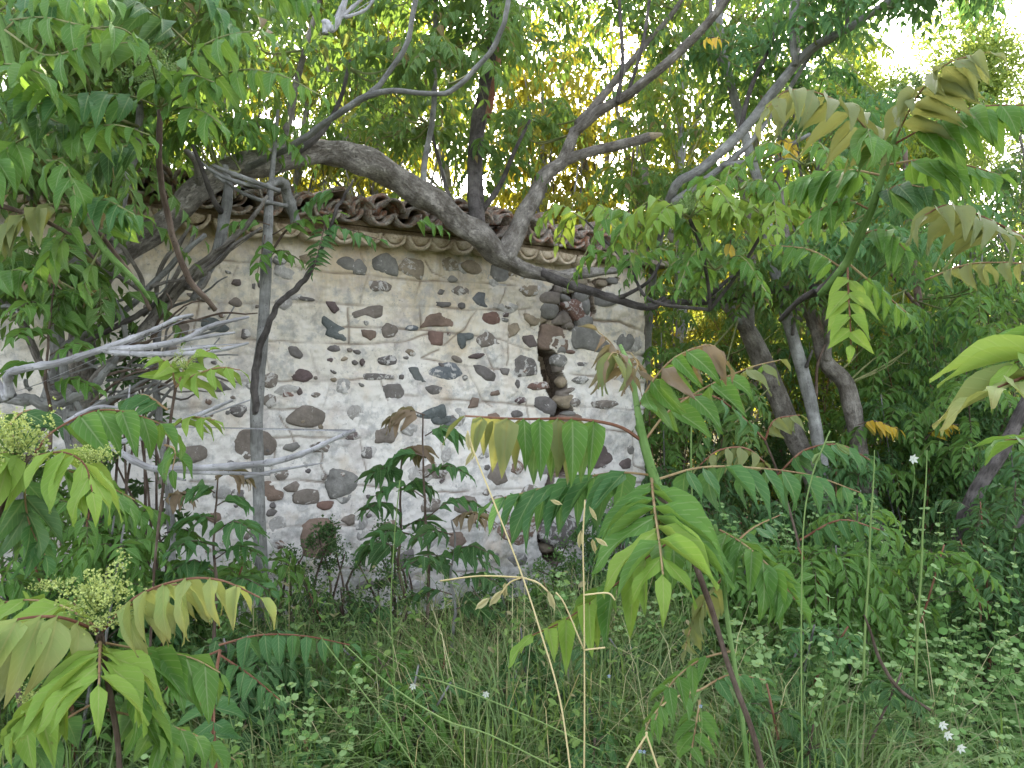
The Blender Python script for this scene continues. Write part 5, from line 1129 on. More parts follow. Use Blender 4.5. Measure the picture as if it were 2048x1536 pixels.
def weeds():
    """lanky green weeds with little leaves up the stem"""
    r = random.Random(44); Fo = Foliage()
    for i in range(520):
        d = r.uniform(2.3, 4.0); px = r.uniform(420, 1450); x = (px - 1024) / F * d
        if in_building(x, d): continue
        z = gz(x, d); h = r.uniform(.3, .85 if d > 2.9 else .6); l = np.array([r.gauss(0, .35), r.gauss(0, .2), 1.0]); b = np.array([x, d, z]); pts = catmull([b, b + l * h * .5, b + l * h + [r.gauss(0, .07), 0, -.03]], 4)
        Fo.tube(pts, .0022, .001, 3)
        for k_ in range(14):
            q_ = pts[min(len(pts) - 1, 1 + k_ * (len(pts) - 1) // 14)]; a_ = r.uniform(0, 6.28)
            Fo.leaf(q_ + rng.normal(0, .006, 3), np.array([math.cos(a_), math.sin(a_), .5]), np.array([r.gauss(0, .3), r.gauss(0, .3), 1]), r.uniform(.014, .045), r.uniform(.25, .6))
    o = Fo.build('tangled_weeds', None, (0, 0, 0), 'grass', 'greenstalk', T_OVAL); prop(o, 'lanky small-leaved weeds tangled in the grass before the wall', 'weeds')
weeds()

# =============================================================================================
#                       FOREGROUND PLANTS WITH SEPARATE LEAVES
# =============================================================================================
def plant(px, py, d, label, name='ailanthus_sapling', cat='sapling', group=None):
    t = tree(name, P(px, py, d), label, cat, group); return t
def FR(t, rows):
    """rows: (spec, leaflet px, pairs, hang, mat, rachis, opts)"""
    for row in rows:
        sp, Lp, pr, hg, mt = row[:5]; rm = row[5] if len(row) > 5 else 'rachis'; kw = row[6] if len(row) > 6 else {}
        frond(t, sp, Lp, pr, hg, mt, rm, **kw)
# centre-right sapling
cs = plant(1520, 1560, 1.9, 'tall young ailanthus with a bright green stem and long drooping leaves right of the wall')
L_(cs, [(1535, 1600, 1.85, 11), (1510, 1480, 1.85, 11), (1460, 1340, 1.85, 11), (1420, 1210, 1.86, 11), (1370, 1080, 1.88, 13), (1322, 990, 1.9, 17)], 'twig', 'stem', sides=10)
L_(cs, [(1322, 990, 1.9, 19), (1300, 930, 1.9, 19), (1284, 870, 1.9, 18), (1272, 800, 1.92, 12), (1262, 740, 1.95, 11), (1240, 690, 1.98, 7)], 'gstem', 'stem', sides=10, lump=.05)
FR(cs, [([(1285, 882, 1.9), (1235, 852, 1.88), (1150, 838, 1.86), (1040, 838, 1.84), (930, 832, 1.84)], 122, 7, 1.35, 'green', 'redstem', dict(start=.27, jit=.07, fwd=.12, wr=.38, rw=8, tipmat='olive')),
        ([(1303, 955, 1.9), (1308, 1010, 1.75), (1318, 1080, 1.62), (1326, 1150, 1.55)], 172, 8, .42, 'green', 'rachis', dict(start=.05, wr=.30, rw=8, fwd=.42, jit=.08, tipmat='lime')),
        ([(1300, 950, 1.92), (1230, 945, 1.95), (1150, 960, 2.0), (1050, 985, 2.05), (985, 1000, 2.1)], 130, 9, .85, 'cool', 'rachis', dict(start=.1, fwd=.4, wr=.34)),
        ([(1310, 960, 1.92), (1400, 935, 2.0), (1500, 935, 2.1), (1620, 950, 2.2), (1720, 985, 2.25)], 96, 9, .95, 'cool', 'rachis', dict(start=.1, fwd=.35, wr=.36)),
        ([(1270, 830, 1.93), (1300, 770, 1.9), (1350, 715, 1.88), (1420, 690, 1.88), (1450, 720, 1.88)], 96, 7, .9, 'green', 'rachis', dict(start=.15, tipmat='bronze', wr=.34)),
        ([(1290, 880, 1.93), (1340, 820, 2.0), (1420, 770, 2.05), (1500, 735, 2.1), (1560, 720, 2.15)], 84, 6, .8, 'green', 'rachis', dict(start=.2, tipmat='olive')),
        ([(1268, 790, 1.93), (1250, 740, 1.9), (1225, 690, 1.85), (1195, 662, 1.85)], 72, 6, .8, 'bronze', 'rachis', dict(start=.3, wr=.24)),
        ([(1258, 760, 1.95), (1245, 720, 1.9), (1228, 705, 1.8), (1215, 720, 1.75)], 85, 4, 1.0, 'olive', 'rachis', dict(start=.3, wr=.22, tipmat='bronze')),
        ([(1262, 760, 1.95), (1275, 730, 1.98), (1262, 705, 2.0)], 62, 3, .9, 'bronze', 'rachis', dict(start=.3, wr=.22))])
cs2 = plant(1475, 1500, 2.1, 'low ailanthus shoot with broad green leaves beneath the tall young one')
L_(cs2, [(1500, 1580, 2.1, 9), (1480, 1400, 2.1, 9), (1455, 1240, 2.1, 9), (1440, 1100, 2.1, 9), (1430, 1050, 2.1, 8)], 'gstem', 'stem')
FR(cs2, [([(1430, 1060, 2.1), (1330, 1090, 2.0), (1230, 1170, 1.95), (1130, 1240, 1.9), (1065, 1270, 1.85)], 124, 9, .45, 'green', 'redstem', dict(start=.2, fwd=.55, wr=.34, tipmat='lime')),
         ([(1440, 1060, 2.1), (1490, 1090, 2.0), (1545, 1140, 1.95), (1590, 1200, 1.9)], 112, 8, .5, 'green', 'rachis', dict(start=.08, fwd=.5, wr=.34)),
         ([(1450, 1150, 2.1), (1410, 1200, 2.2), (1380, 1260, 2.2), (1370, 1300, 2.2)], 70, 5, .8, 'olive', 'rachis', {}),
         ([(1470, 1300, 2.1), (1400, 1320, 2.1), (1340, 1370, 2.05), (1310, 1440, 2.0)], 62, 5, .6, 'green', 'rachis', {}),
         ([(1440, 1120, 2.1), (1500, 1060, 2.25), (1560, 1030, 2.4)], 60, 5, .7, 'cool', 'rachis', {})])
# left foreground, lower plant
lp = plant(205, 1560, 1.35, 'foreground ailanthus with blossom and pinkish drooping leaves at the bottom left')
L_(lp, [(245, 1620, 1.5, 12), (235, 1480, 1.45, 11), (215, 1360, 1.4, 12), (200, 1270, 1.35, 16)], 'twig', 'stem')
FR(lp, [([(200, 1285, 1.32), (199, 1320, 1.24), (198, 1370, 1.18)], 175, 6, .45, 'lime', 'rachis', dict(start=.03, wr=.33, rw=8, fwd=.4)),
        ([(205, 1262, 1.34), (270, 1195, 1.3), (360, 1160, 1.26), (440, 1160, 1.24), (520, 1195, 1.22)], 118, 6, 1.0, 'limetip', 'redstem', dict(start=.2, wr=.34, rw=7, fwd=.35)),
        ([(205, 1258, 1.36), (290, 1190, 1.36), (360, 1168, 1.36), (430, 1175, 1.36)], 100, 5, 1.05, 'limetip', 'redstem', dict(start=.2, wr=.34)),
        ([(195, 1262, 1.34), (120, 1235, 1.28), (30, 1240, 1.24), (-60, 1275, 1.2)], 150, 5, .95, 'limetip', 'redstem', dict(start=.15, wr=.38, rw=8)),
        ([(195, 1255, 1.38), (120, 1210, 1.42), (40, 1200, 1.45), (-30, 1215, 1.45)], 110, 5, .6, 'lime', 'rachis', dict(start=.15)),
        ([(205, 1285, 1.36), (290, 1300, 1.4), (380, 1315, 1.42), (440, 1345, 1.42)], 128, 5, .85, 'green', 'rachis', dict(start=.15, fwd=.5, wr=.42)),
        ([(195, 1300, 1.38), (120, 1360, 1.35), (60, 1420, 1.3), (10, 1490, 1.28)], 120, 6, .7, 'lime', 'redstem', dict(start=.15)),
        ([(215, 1330, 1.42), (270, 1390, 1.45), (310, 1450, 1.5), (330, 1520, 1.5)], 120, 5, .6, 'green', 'rachis', {}),
        ([(215, 1420, 1.45), (300, 1440, 1.5), (390, 1470, 1.55), (470, 1520, 1.6)], 80, 6, .7, 'green', 'rachis', {}),
        ([(200, 1400, 1.45), (130, 1440, 1.45), (60, 1500, 1.5), (0, 1560, 1.5)], 110, 5, .5, 'cool', 'rachis', {})])
# left foreground, upper plant
lu = plant(60, 1300, 1.6, 'left-edge ailanthus with pale yellow blossom and hanging green leaves above the lower one')
L_(lu, [(70, 1560, 1.75, 12), (20, 1300, 1.7, 11), (-20, 1100, 1.65, 11), (30, 960, 1.6, 11), (60, 910, 1.6, 12)], 'twig', 'stem')
FR(lu, [([(75, 910, 1.6), (130, 905, 1.55), (170, 930, 1.5), (185, 985, 1.45)], 128, 5, .85, 'lime', 'redstem', dict(start=.1, wr=.38, fwd=.4)),
        ([(60, 915, 1.62), (10, 905, 1.58), (-50, 920, 1.55)], 135, 4, .95, 'lime', 'rachis', dict(start=.1)),
        ([(70, 905, 1.65), (110, 860, 1.7), (200, 820, 1.75), (290, 835, 1.8), (350, 865, 1.85)], 100, 5, .95, 'green', 'redstem', dict(start=.3, rw=5)),
        ([(100, 930, 1.6), (190, 960, 1.65), (270, 1000, 1.7)], 105, 5, .6, 'green', 'rachis', dict(start=.1, fwd=.6)),
        ([(70, 930, 1.65), (50, 980, 1.68), (60, 1050, 1.7), (90, 1110, 1.7)], 115, 5, .7, 'cool', 'rachis', {}),
        ([(40, 900, 1.7), (20, 850, 1.75), (60, 820, 1.8), (110, 840, 1.85)], 95, 4, .6, 'dark', 'rachis', {})])
# lime plant in the middle left
ml = plant(330, 1180, 2.6, 'small lime green shoot among the dead twigs left of the bare sapling')
L_(ml, [(300, 1300, 2.7, 5), (310, 1120, 2.65, 5), (328, 960, 2.6, 6), (340, 850, 2.6, 6), (352, 770, 2.6, 6)], 'twig', 'stem')
FR(ml, [([(350, 775, 2.6), (390, 750, 2.55), (440, 735, 2.5), (480, 740, 2.5)], 62, 4, .6, 'lime', 'rachis', dict(fwd=.6)), ([(350, 770, 2.6), (340, 730, 2.6), (310, 715, 2.6)], 58, 3, .7, 'lime', 'rachis', {}),
        ([(352, 775, 2.6), (380, 720, 2.65), (420, 700, 2.7)], 52, 4, .5, 'lime', 'rachis', {}), ([(335, 860, 2.6), (380, 835, 2.55), (430, 840, 2.5)], 60, 3, .6, 'lime', 'rachis', {}),
        ([(335, 870, 2.6), (290, 840, 2.6), (240, 835, 2.6)], 66, 4, .7, 'green', 'rachis', {}), ([(330, 890, 2.6), (350, 900, 2.5), (345, 940, 2.45)], 66, 2, .9, 'green', 'rachis', {}),
        ([(335, 820, 2.6), (290, 790, 2.6), (250, 800, 2.6)], 56, 4, .7, 'cool', 'rachis', {})])
# top-left canopy, near
tl = plant(330, 620, 2.2, 'near ailanthus branches with broad drooping leaves across the top left', 'ailanthus_tree', 'tree')
L_(tl, [(-60, -60, 2.3, 26), (5, 60, 2.3, 20), (30, 170, 2.25, 18), (60, 270, 2.2, 16), (110, 340, 2.2, 15), (160, 420, 2.2, 14), (210, 500, 2.2, 12), (270, 560, 2.25, 10), (300, 600, 2.3, 7)], 'gstem', 'branch')
L_(tl, [(300, 620, 2.4, 8), (270, 560, 2.35, 8), (150, 400, 2.25, 8), (115, 345, 2.2, 8)], 'twig', 'branch')
L_(tl, [(430, 620, 2.6, 10), (380, 560, 2.55, 12), (345, 470, 2.5, 12), (325, 380, 2.45, 12), (318, 290, 2.4, 12), (322, 220, 2.4, 10)], 'twig', 'branch', wob=.008)
L_(tl, [(-40, 400, 2.1, 12), (60, 430, 2.15, 9), (140, 470, 2.2, 8), (200, 530, 2.3, 6)], 'twig', 'branch')
G = 'green'
FR(tl, [([(60, 270, 2.25), (140, 260, 2.2), (230, 250, 2.1), (300, 270, 2.05)], 84, 6, .8, 'green', 'rachisg', {}), ([(30, 170, 2.25), (90, 230, 2.2), (150, 260, 2.2)], 88, 5, .6, 'dark', 'rachisg', {}), ([(322, 230, 2.4), (330, 170, 2.3), (380, 150, 2.2), (430, 165, 2.1)], 86, 5, .9, 'green', 'rachisg', {}), ([(10, 60, 2.3), (80, 0, 2.2), (160, -20, 2.1), (230, 0, 2.0)], 92, 6, .9, 'green', 'rachisg', {}), ([(150, 400, 2.2), (210, 400, 2.15), (270, 430, 2.1)], 76, 5, .7, 'cool', 'rachisg', {}),
        ([(20, 40, 2.2), (90, 35, 2.1), (180, 55, 2.05), (270, 70, 2.0)], 92, 5, 1.0, G, 'rachisg', {}), ([(10, 60, 2.2), (90, 110, 2.1), (180, 90, 2.0), (260, 85, 1.95)], 90, 5, 1.1, G, 'rachisg', {}),
        ([(322, 220, 2.3), (300, 120, 2.1), (250, 60, 1.95), (180, 55, 1.85)], 95, 5, .95, G, 'rachisg', {}), ([(322, 210, 2.3), (370, 120, 2.2), (440, 75, 2.1), (520, 60, 2.05)], 92, 5, .9, G, 'rachisg', {}),
        ([(322, 215, 2.3), (400, 170, 2.2), (480, 140, 2.15), (560, 150, 2.1), (640, 190, 2.05)], 72, 6, 1.15, G, 'rachisg', dict(start=.35)), ([(322, 215, 2.3), (250, 190, 2.2), (150, 190, 2.1), (70, 210, 2.05)], 100, 4, .7, 'cool', 'rachisg', {}),
        ([(322, 225, 2.3), (370, 215, 2.2), (410, 225, 2.15), (445, 250, 2.1)], 78, 3, .8, G, 'rachisg', {}), ([(40, 190, 2.2), (90, 180, 2.1), (110, 190, 2.0)], 100, 3, .5, G, 'rachisg', {}),
        ([(320, 290, 2.4), (260, 290, 2.35), (210, 310, 2.3), (180, 350, 2.3)], 76, 4, .9, 'dark', 'rachisg', {}), 
        ([(60, 270, 2.2), (10, 300, 2.1), (-40, 360, 2.0)], 90, 4, .8, G, 'rachisg', {}), ([(90, 320, 2.2), (130, 330, 2.1), (150, 390, 2.05)], 92, 3, .8, G, 'rachisg', {}),
        ([(150, 410, 2.2), (90, 410, 2.15), (30, 440, 2.1), (-20, 480, 2.1)], 82, 5, .9, 'olive', 'rachisg', {}), ([(200, 480, 2.2), (230, 440, 2.2), (280, 430, 2.2)], 62, 3, .8, G, 'rachisg', {}),
        ([(150, 420, 2.25), (130, 470, 2.2), (90, 520, 2.2), (40, 560, 2.2)], 74, 5, .8, G, 'rachisg', {}), ([(-30, 130, 2.1), (30, 130, 2.0), (90, 150, 1.9)], 105, 3, .6, G, 'rachisg', {}),
        ([(0, 20, 2.4), (60, -10, 2.3), (140, 0, 2.2)], 90, 4, .9, 'cool', 'rachisg', {}), ([(500, -30, 2.4), (580, -20, 2.4), (650, 20, 2.4)], 66, 5, 1.0, G, 'rachisg', {}), ([(380, -30, 2.3), (430, 10, 2.3), (480, 70, 2.3)], 76, 4, .8, 'cool', 'rachisg', {}),
        ([(-20, 570, 2.2), (30, 540, 2.2), (80, 560, 2.2)], 66, 4, .8, G, 'rachisg', {}), ([(200, 500, 2.2), (170, 560, 2.2), (180, 590, 2.2)], 60, 2, .8, G, 'rachisg', {}), ([(380, 90, 2.6), (300, 20, 2.5), (210, -20, 2.4)], 76, 5, .9, 'dark', 'rachisg', {})])
# top-right near canopy
trt = plant(1700, 620, 1.9, 'near ailanthus shoot with olive green arching leaves at the upper right', 'ailanthus_tree', 'tree')
L_(trt, [(1640, 590, 2.2, 13), (1690, 530, 2.1, 17), (1715, 480, 2.05, 16), (1742, 420, 2.0, 16), (1765, 350, 1.95, 14), (1785, 290, 1.9, 11), (1795, 260, 1.9, 10)], 'gstem', 'stem', sides=10)
L_(trt, [(1560, 640, 2.5, 9), (1600, 600, 2.4, 12), (1650, 575, 2.3, 20), (1690, 530, 2.15, 20)], 'barkdk', 'branch')
O = 'olive'
FR(trt, [([(1770, 330, 1.9), (1730, 255, 1.8), (1660, 195, 1.72), (1580, 180, 1.68), (1535, 215, 1.66)], 112, 9, .8, O, 'rachis', dict(start=.15, wr=.34)), ([(1790, 280, 1.9), (1830, 200, 1.8), (1890, 130, 1.7), (1970, 105, 1.65)], 112, 9, .75, O, 'rachis', dict(start=.12, wr=.34)),
         ([(1785, 290, 1.9), (1860, 250, 1.85), (1950, 215, 1.8), (2060, 210, 1.75)], 102, 7, 1.0, 'green', 'redstem', dict(start=.2, wr=.38)), ([(1780, 300, 1.9), (1740, 260, 1.7), (1740, 275, 1.55)], 92, 4, .8, 'green', 'rachisg', dict(start=.1)),
         ([(1760, 350, 1.95), (1700, 340, 2.0), (1630, 350, 2.05), (1575, 370, 2.05)], 84, 7, 1.0, 'green', 'rachis', {}), ([(1770, 330, 1.95), (1850, 320, 1.95), (1930, 330, 1.95), (2000, 350, 1.95)], 88, 7, .9, 'green', 'rachis', {}),
         ([(1745, 400, 2.0), (1800, 370, 1.95), (1870, 380, 1.9)], 84, 4, .8, 'dark', 'rachis', {}), ([(1742, 420, 2.0), (1690, 400, 2.0), (1640, 420, 2.0), (1600, 450, 2.0)], 70, 5, .8, 'green', 'rachis', {}),
         ([(1720, 470, 2.05), (1770, 460, 2.0), (1810, 500, 1.95)], 72, 4, .8, 'green', 'rachis', {}), ([(1695, 530, 2.1), (1697, 590, 2.05), (1700, 640, 2.0), (1702, 690, 1.98)], 72, 5, .45, 'lime', 'redstem', dict(start=.1, fwd=.6)),
         ([(2060, 480, 1.75), (1980, 440, 1.7), (1900, 410, 1.65), (1850, 430, 1.62)], 124, 6, .7, O, 'redstem', dict(wr=.36)), ([(1700, 530, 2.1), (1760, 580, 2.1), (1830, 640, 2.1)], 56, 5, .7, 'green', 'rachis', {}),
         ([(1690, 540, 2.15), (1620, 500, 2.2), (1540, 490, 2.25)], 56, 5, .9, 'green', 'rachis', {}), ([(1850, 560, 2.2), (1930, 530, 2.1), (2010, 525, 2.0), (2070, 530, 2.0)], 60, 5, 1.0, O, 'rachis', {})])
# right edge, very near
re = plant(2120, 900, 1.1, 'very near leaf spray with long lime leaflets entering at the right edge', 'ailanthus_tree', 'tree')
L_(re, [(2160, 980, 1.15, 14), (2120, 800, 1.1, 13), (2090, 740, 1.08, 12)], 'redstem', 'stem')
FR(re, [([(2100, 745, 1.08), (2050, 755, 1.05), (2020, 765, 1.03), (1995, 775, 1.0)], 185, 2, .25, 'limetip', 'redstem', dict(start=.1, wr=.30, fwd=1.1, rw=9)), ([(2120, 720, 1.1), (2080, 710, 1.08), (2030, 725, 1.06)], 190, 2, .15, 'lime', 'redstem', dict(wr=.28, fwd=1.2)),
        ([(2120, 850, 1.2), (2060, 875, 1.18), (2010, 880, 1.16)], 105, 2, .4, 'green', 'redstem', dict(start=.4, wr=.44)), ([(2120, 640, 1.15), (2080, 660, 1.1), (2050, 690, 1.1)], 130, 2, .3, 'green', 'redstem', dict(wr=.3))])
# mid right canopy
mr = plant(1430, 560, 3.6, 'light green ailanthus spray hanging over the broken roof corner', 'ailanthus_tree', 'tree')
L_(mr, [(1420, 620, 3.9, 7), (1415, 560, 3.8, 7), (1400, 490, 3.7, 8), (1380, 440, 3.6, 8)], 'barkdk', 'stem'); L_(mr, [(1420, 620, 3.9, 7), (1300, 600, 4.1, 7), (1255, 530, 4.3, 5), (1170, 440, 4.4, 4)], 'barkdk', 'branch'); L_(mr, [(1420, 620, 3.9, 7), (1480, 540, 3.8, 7), (1540, 440, 3.7, 7)], 'barkdk', 'branch')
for cx, cy, dd, mt, n, ll in ((1380, 435, 3.6, 'lime', 7, 52), (1170, 440, 4.4, 'lime', 4, 44), (1540, 440, 3.6, 'lime', 6, 50), (1290, 450, 3.8, 'green', 4, 44), (1255, 535, 4.4, 'green', 3, 40), (1480, 380, 3.8, 'green', 5, 44), (1430, 540, 3.7, 'green', 5, 44), (1610, 330, 3.4, 'green', 4, 46)):
    c = np.array(P(cx, cy, dd)); r = random.Random(cx)
    for pts in cluster_pts(c, 0.34, n, r, .3):
        back = [((q_[0] / q_[1] * F + 1024), (768 - (q_[2] - CZ) / q_[1] * F), q_[1]) for q_ in pts]
        frond(mr, back, ll, 5, .6, mt, 'rachisg', wr=.42, rw=4)
FR(r3, [([(1715, 850, 5.9), (1750, 842, 5.85), (1800, 860, 5.8)], 34, 4, .9, 'yellow', 'twig', dict(rw=3)), ([(1560, 330, 5.6), (1565, 280, 5.5), (1590, 300, 5.4)], 40, 3, .9, 'yellow', 'twig', dict(rw=3)), ([(1850, 880, 6), (1880, 850, 6), (1920, 850, 6)], 30, 4, .8, 'yellow', 'twig', dict(rw=3))])
FR(mr, [([(1462, 480, 3.7), (1460, 490, 3.7), (1458, 496, 3.7)], 40, 1, 1.2, 'yellow', 'twig', dict(rw=3, terminal=True) if False else dict(rw=3)), ([(1400, 90, 4.5), (1420, 75, 4.4), (1450, 80, 4.3)], 30, 2, .9, 'yellow', 'twig', dict(rw=3))])
# saplings in front of the wall
def wall_sap(px, py0, py1, d, label, seed, mat='cool', n=7, spanpx=110, stem='twig'):
    t = plant(px, py1, d, label); r = random.Random(seed)
    pts = [(px + (0 if k_ == 0 else r.gauss(0, 5)), py1 + (py0 - py1) * k_ / 5, d, 8 - k_) for k_ in range(6)]
    L_(t, pts, stem, 'stem', wob=.006)
    for i in range(n):
        f_ = .38 + .62 * i / (n - 1); yy = py1 + (py0 - py1) * f_; sgn = -1 if i % 2 else 1; sp = spanpx * (1.25 - f_ * .7) * r.uniform(.8, 1.15)
        dy = r.uniform(-.15, .1) * sp; dz = r.gauss(0, .12)
        frond(t, [(px, yy, d), (px + sgn * sp * .5, yy + dy - sp * .18, d - dz * .5 - .05), (px + sgn * sp, yy + dy + sp * .05, d - dz - .1)], r.uniform(44, 60), 5, r.uniform(.2, .6), 'bronze' if f_ > .95 else mat, 'twig', rw=3, wr=.36, jit=.2, fwd=r.uniform(.4, .8))
    return t
wall_sap(850, 830, 1300, 3.9, 'dark green sapling with drooping leaves before the middle of the wall', 1, 'cool', 8, 135)
wall_sap(800, 900, 1290, 4.1, 'thin bushy sapling just left of the drooping dark one', 2, 'dark', 7, 100)
wall_sap(905, 1040, 1330, 3.7, 'shorter grey-stemmed sapling leaning right of the drooping dark one', 3, 'dark', 7, 110, 'barksm')
wall_sap(430, 960, 1300, 3.2, 'low green shoot with small leaves left of the bare sapling foot', 4, 'cool', 9, 100)
wall_sap(330, 1000, 1320, 3.4, 'small green shoot beside the foot of the knobbly trunk', 5, 'green', 7, 90)
wall_sap(100, 560, 900, 3.2, 'leafy shoot beside the smooth grey tree at the left', 6, 'green', 8, 100)
# low shoots
ls = plant(428, 1560, 2.0, 'low shoot with narrow paired leaflets at the bottom left of centre')
L_(ls, [(435, 1600, 2.0, 9), (428, 1480, 2.0, 8), (428, 1380, 2.0, 7), (440, 1300, 2.05, 6)], 'redstem', 'stem')
FR(ls, [([(430, 1360, 2.0), (428, 1420, 1.92), (430, 1500, 1.85)], 68, 4, .25, 'cool', 'redstem', dict(fwd=.15, wr=.42)), ([(438, 1290, 2.1), (520, 1270, 2.1), (610, 1272, 2.1), (700, 1290, 2.1)], 58, 7, .95, 'cool', 'redstem', dict(fwd=.2)),
        ([(440, 1300, 2.1), (380, 1330, 2.1), (330, 1380, 2.1)], 60, 5, .6, 'green', 'redstem', {}), ([(440, 1310, 2.1), (500, 1350, 2.05), (560, 1400, 2.0)], 50, 5, .5, 'cool', 'redstem', {})])
ls2 = plant(1700, 1330, 2.9, 'shoot with small dark green leaflets among the herbs beneath the right trunks')
L_(ls2, [(1350, 1560, 2.4, 8), (1370, 1450, 2.4, 7), (1400, 1380, 2.4, 6)], 'gstem', 'stem')
FR(ls2, [([(1400, 1380, 2.4), (1340, 1400, 2.3), (1300, 1440, 2.25), (1280, 1500, 2.2)], 58, 4, .6, 'green', 'rachis', {}), ([(1400, 1380, 2.4), (1460, 1350, 2.4), (1530, 1360, 2.4)], 52, 4, .6, 'cool', 'rachis', {}), ([(1400, 1400, 2.4), (1390, 1460, 2.3), (1380, 1520, 2.25)], 56, 4, .4, 'green', 'rachis', {})])
mb = plant(1640, 1250, 3.8, 'shoot with drooping dark leaves in front of the grey trunk feet')
L_(mb, [(1640, 1300, 3.8, 6), (1600, 1100, 3.8, 5), (1560, 960, 3.8, 5), (1530, 880, 3.8, 4)], 'twig', 'stem')
FR(mb, [([(1560, 960, 3.8), (1500, 900, 3.7), (1440, 900, 3.6), (1400, 930, 3.6)], 52, 5, .9, 'olive', 'redstem', {}), ([(1555, 950, 3.8), (1610, 900, 3.7), (1680, 890, 3.7), (1740, 920, 3.7)], 54, 6, .8, 'cool', 'redstem', {}), ([(1530, 880, 3.8), (1550, 840, 3.8), (1600, 830, 3.8)], 44, 4, .9, 'olive', 'redstem', {}),
        ([(1600, 1080, 3.8), (1680, 1040, 3.7), (1760, 1060, 3.6)], 50, 5, .8, 'cool', 'redstem', {}), ([(1530, 880, 3.8), (1480, 830, 3.7), (1420, 790, 3.6), (1350, 800, 3.6)], 52, 6, .8, 'cool', 'redstem', {})])

sv = plant(640, 430, 3.9, 'sparse small-leaved sprays hanging over the eave at the bare sapling', 'ailanthus_spray', 'spray')
L_(sv, [(545, 500, 3.95, 5), (580, 455, 3.9, 5), (640, 440, 3.85, 4), (655, 470, 3.8, 4)], 'twig', 'stem')
FR(sv, [([(545, 470, 3.9), (600, 440, 3.85), (680, 425, 3.8)], 42, 4, .5, 'green', 'twig', dict(rw=3)), ([(650, 450, 3.8), (640, 490, 3.75), (625, 545, 3.7)], 34, 9, .15, 'dark', 'twig', dict(rw=3, wr=.26, start=.1, fwd=.2)),
        ([(535, 520, 3.9), (560, 500, 3.85), (600, 520, 3.8)], 38, 3, .6, 'green', 'twig', dict(rw=3)), ([(640, 440, 3.85), (700, 460, 3.8), (760, 480, 3.75)], 40, 4, .6, 'cool', 'twig', dict(rw=3)), ([(540, 450, 3.9), (500, 440, 3.85), (460, 450, 3.8)], 40, 3, .6, 'green', 'twig', dict(rw=3)),
        ([(530, 470, 3.9), (525, 500, 3.85), (515, 545, 3.8)], 34, 3, .3, 'green', 'twig', dict(rw=3)), ([(820, 450, 4.4), (850, 440, 4.4), (890, 460, 4.4)], 38, 3, .6, 'green', 'twig', dict(rw=3)), ([(690, 380, 3.8), (640, 390, 3.8), (600, 420, 3.8)], 40, 4, .5, 'cool', 'twig', dict(rw=3))])
# blossom panicles
def panicle(t, px, py, d, rpx, mat='flower', n=26, up=1.0, seed=0, name='flower_panicle'):
    r = random.Random(seed); c = np.array(P(px, py, d)); R_ = rpx / F * d; Fo = Foliage()
    for i in range(n):
        a_ = r.uniform(0, 6.28); el = r.uniform(.1, 1.4); D = np.array([math.cos(a_) * math.cos(el), math.sin(a_) * math.cos(el), math.sin(el) * up]) ; l = R_ * r.uniform(.7, 1.3)
        e_ = c + D * l; Fo.tube([c, c + D * l * .5, e_], R_ * .018, R_ * .01, 3)
        for j in range(34):
            f_ = r.uniform(.35, 1.05); q_ = c + D * l * f_ + rng.normal(0, R_ * .085, 3); sz = R_ * .055
            for w_ in range(3): Fo.leaf(q_ + rng.normal(0, sz * .2, 3), rng.normal(0, 1, 3), rng.normal(0, 1, 3), sz, 1.0)
    return Fo.build(name, t, wloc(t), mat, 'gstem', T_FAR)
panicle(lp, 205, 1245, 1.36, 105, seed=1); panicle(lp, 90, 1180, 1.5, 50, n=8, seed=2, up=.4); panicle(lp, 70, 1430, 1.45, 60, seed=3, n=12)
panicle(lu, 30, 920, 1.6, 95, seed=4); panicle(lu, 190, 925, 1.55, 60, seed=5, n=14, up=.5); panicle(tl, 320, 180, 2.35, 70, 'greenstalk', seed=6); panicle(ml, 370, 740, 2.6, 36, 'flower', seed=7, n=10)
panicle(mr, 1380, 430, 3.6, 46, 'greenstalk', seed=8, n=12); panicle(trt, 1850, 200, 2.6, 70, 'greenstalk', seed=9)

# =============================================================================================
#                       OAT STALKS, STEMS AND BLOOMS
# =============================================================================================
def spikelet(t, px, py, d, L, ang, mat='straw'):
    Vt, Qt, UVt = leaflet_template(3, 2, .5, .1, 0, 'mid'); l = L / F * d
    D = np.array([math.sin(ang), rnd.gauss(0, .2), -math.cos(ang)]); X = norm(np.cross(D, [0, 1, 0])); N = np.cross(X, D)
    Rm = np.stack([X * l * .26, norm(D) * l, N * l], 1); V = Vt @ Rm.T
    V2 = Vt * [1, .92, -1]; V2 = V2 @ Rm.T
    link('spikelet', mesh_np('spikelet', np.concatenate([V, V2]), np.concatenate([Qt, Qt + len(V)]), [M[mat]], uv=np.concatenate([UVt, UVt])), t, P(px, py, d))
def oat(spec, label, mat='straw', sp=(), cat='grass stalk', name='oat_stalk', twigs_=()):
    spec = [(*q_[:3], q_[3] * (.55 if name == 'weed_stalk' else .58)) for q_ in spec]
    t = thing(name, P(*spec[0][:3]), label, cat); SK[t.name] = []
    limb(t, 'stalk', spec, mat, sides=6, sub=6, lump=0, rec=SK[t.name])
    for tw in twigs_: limb(t, 'side_stalk', tw, mat, sides=4, sub=4, lump=0)
    for q_ in sp: spikelet(t, q_[0], q_[1], spec[-1][2], q_[2], q_[3], mat)
    return t
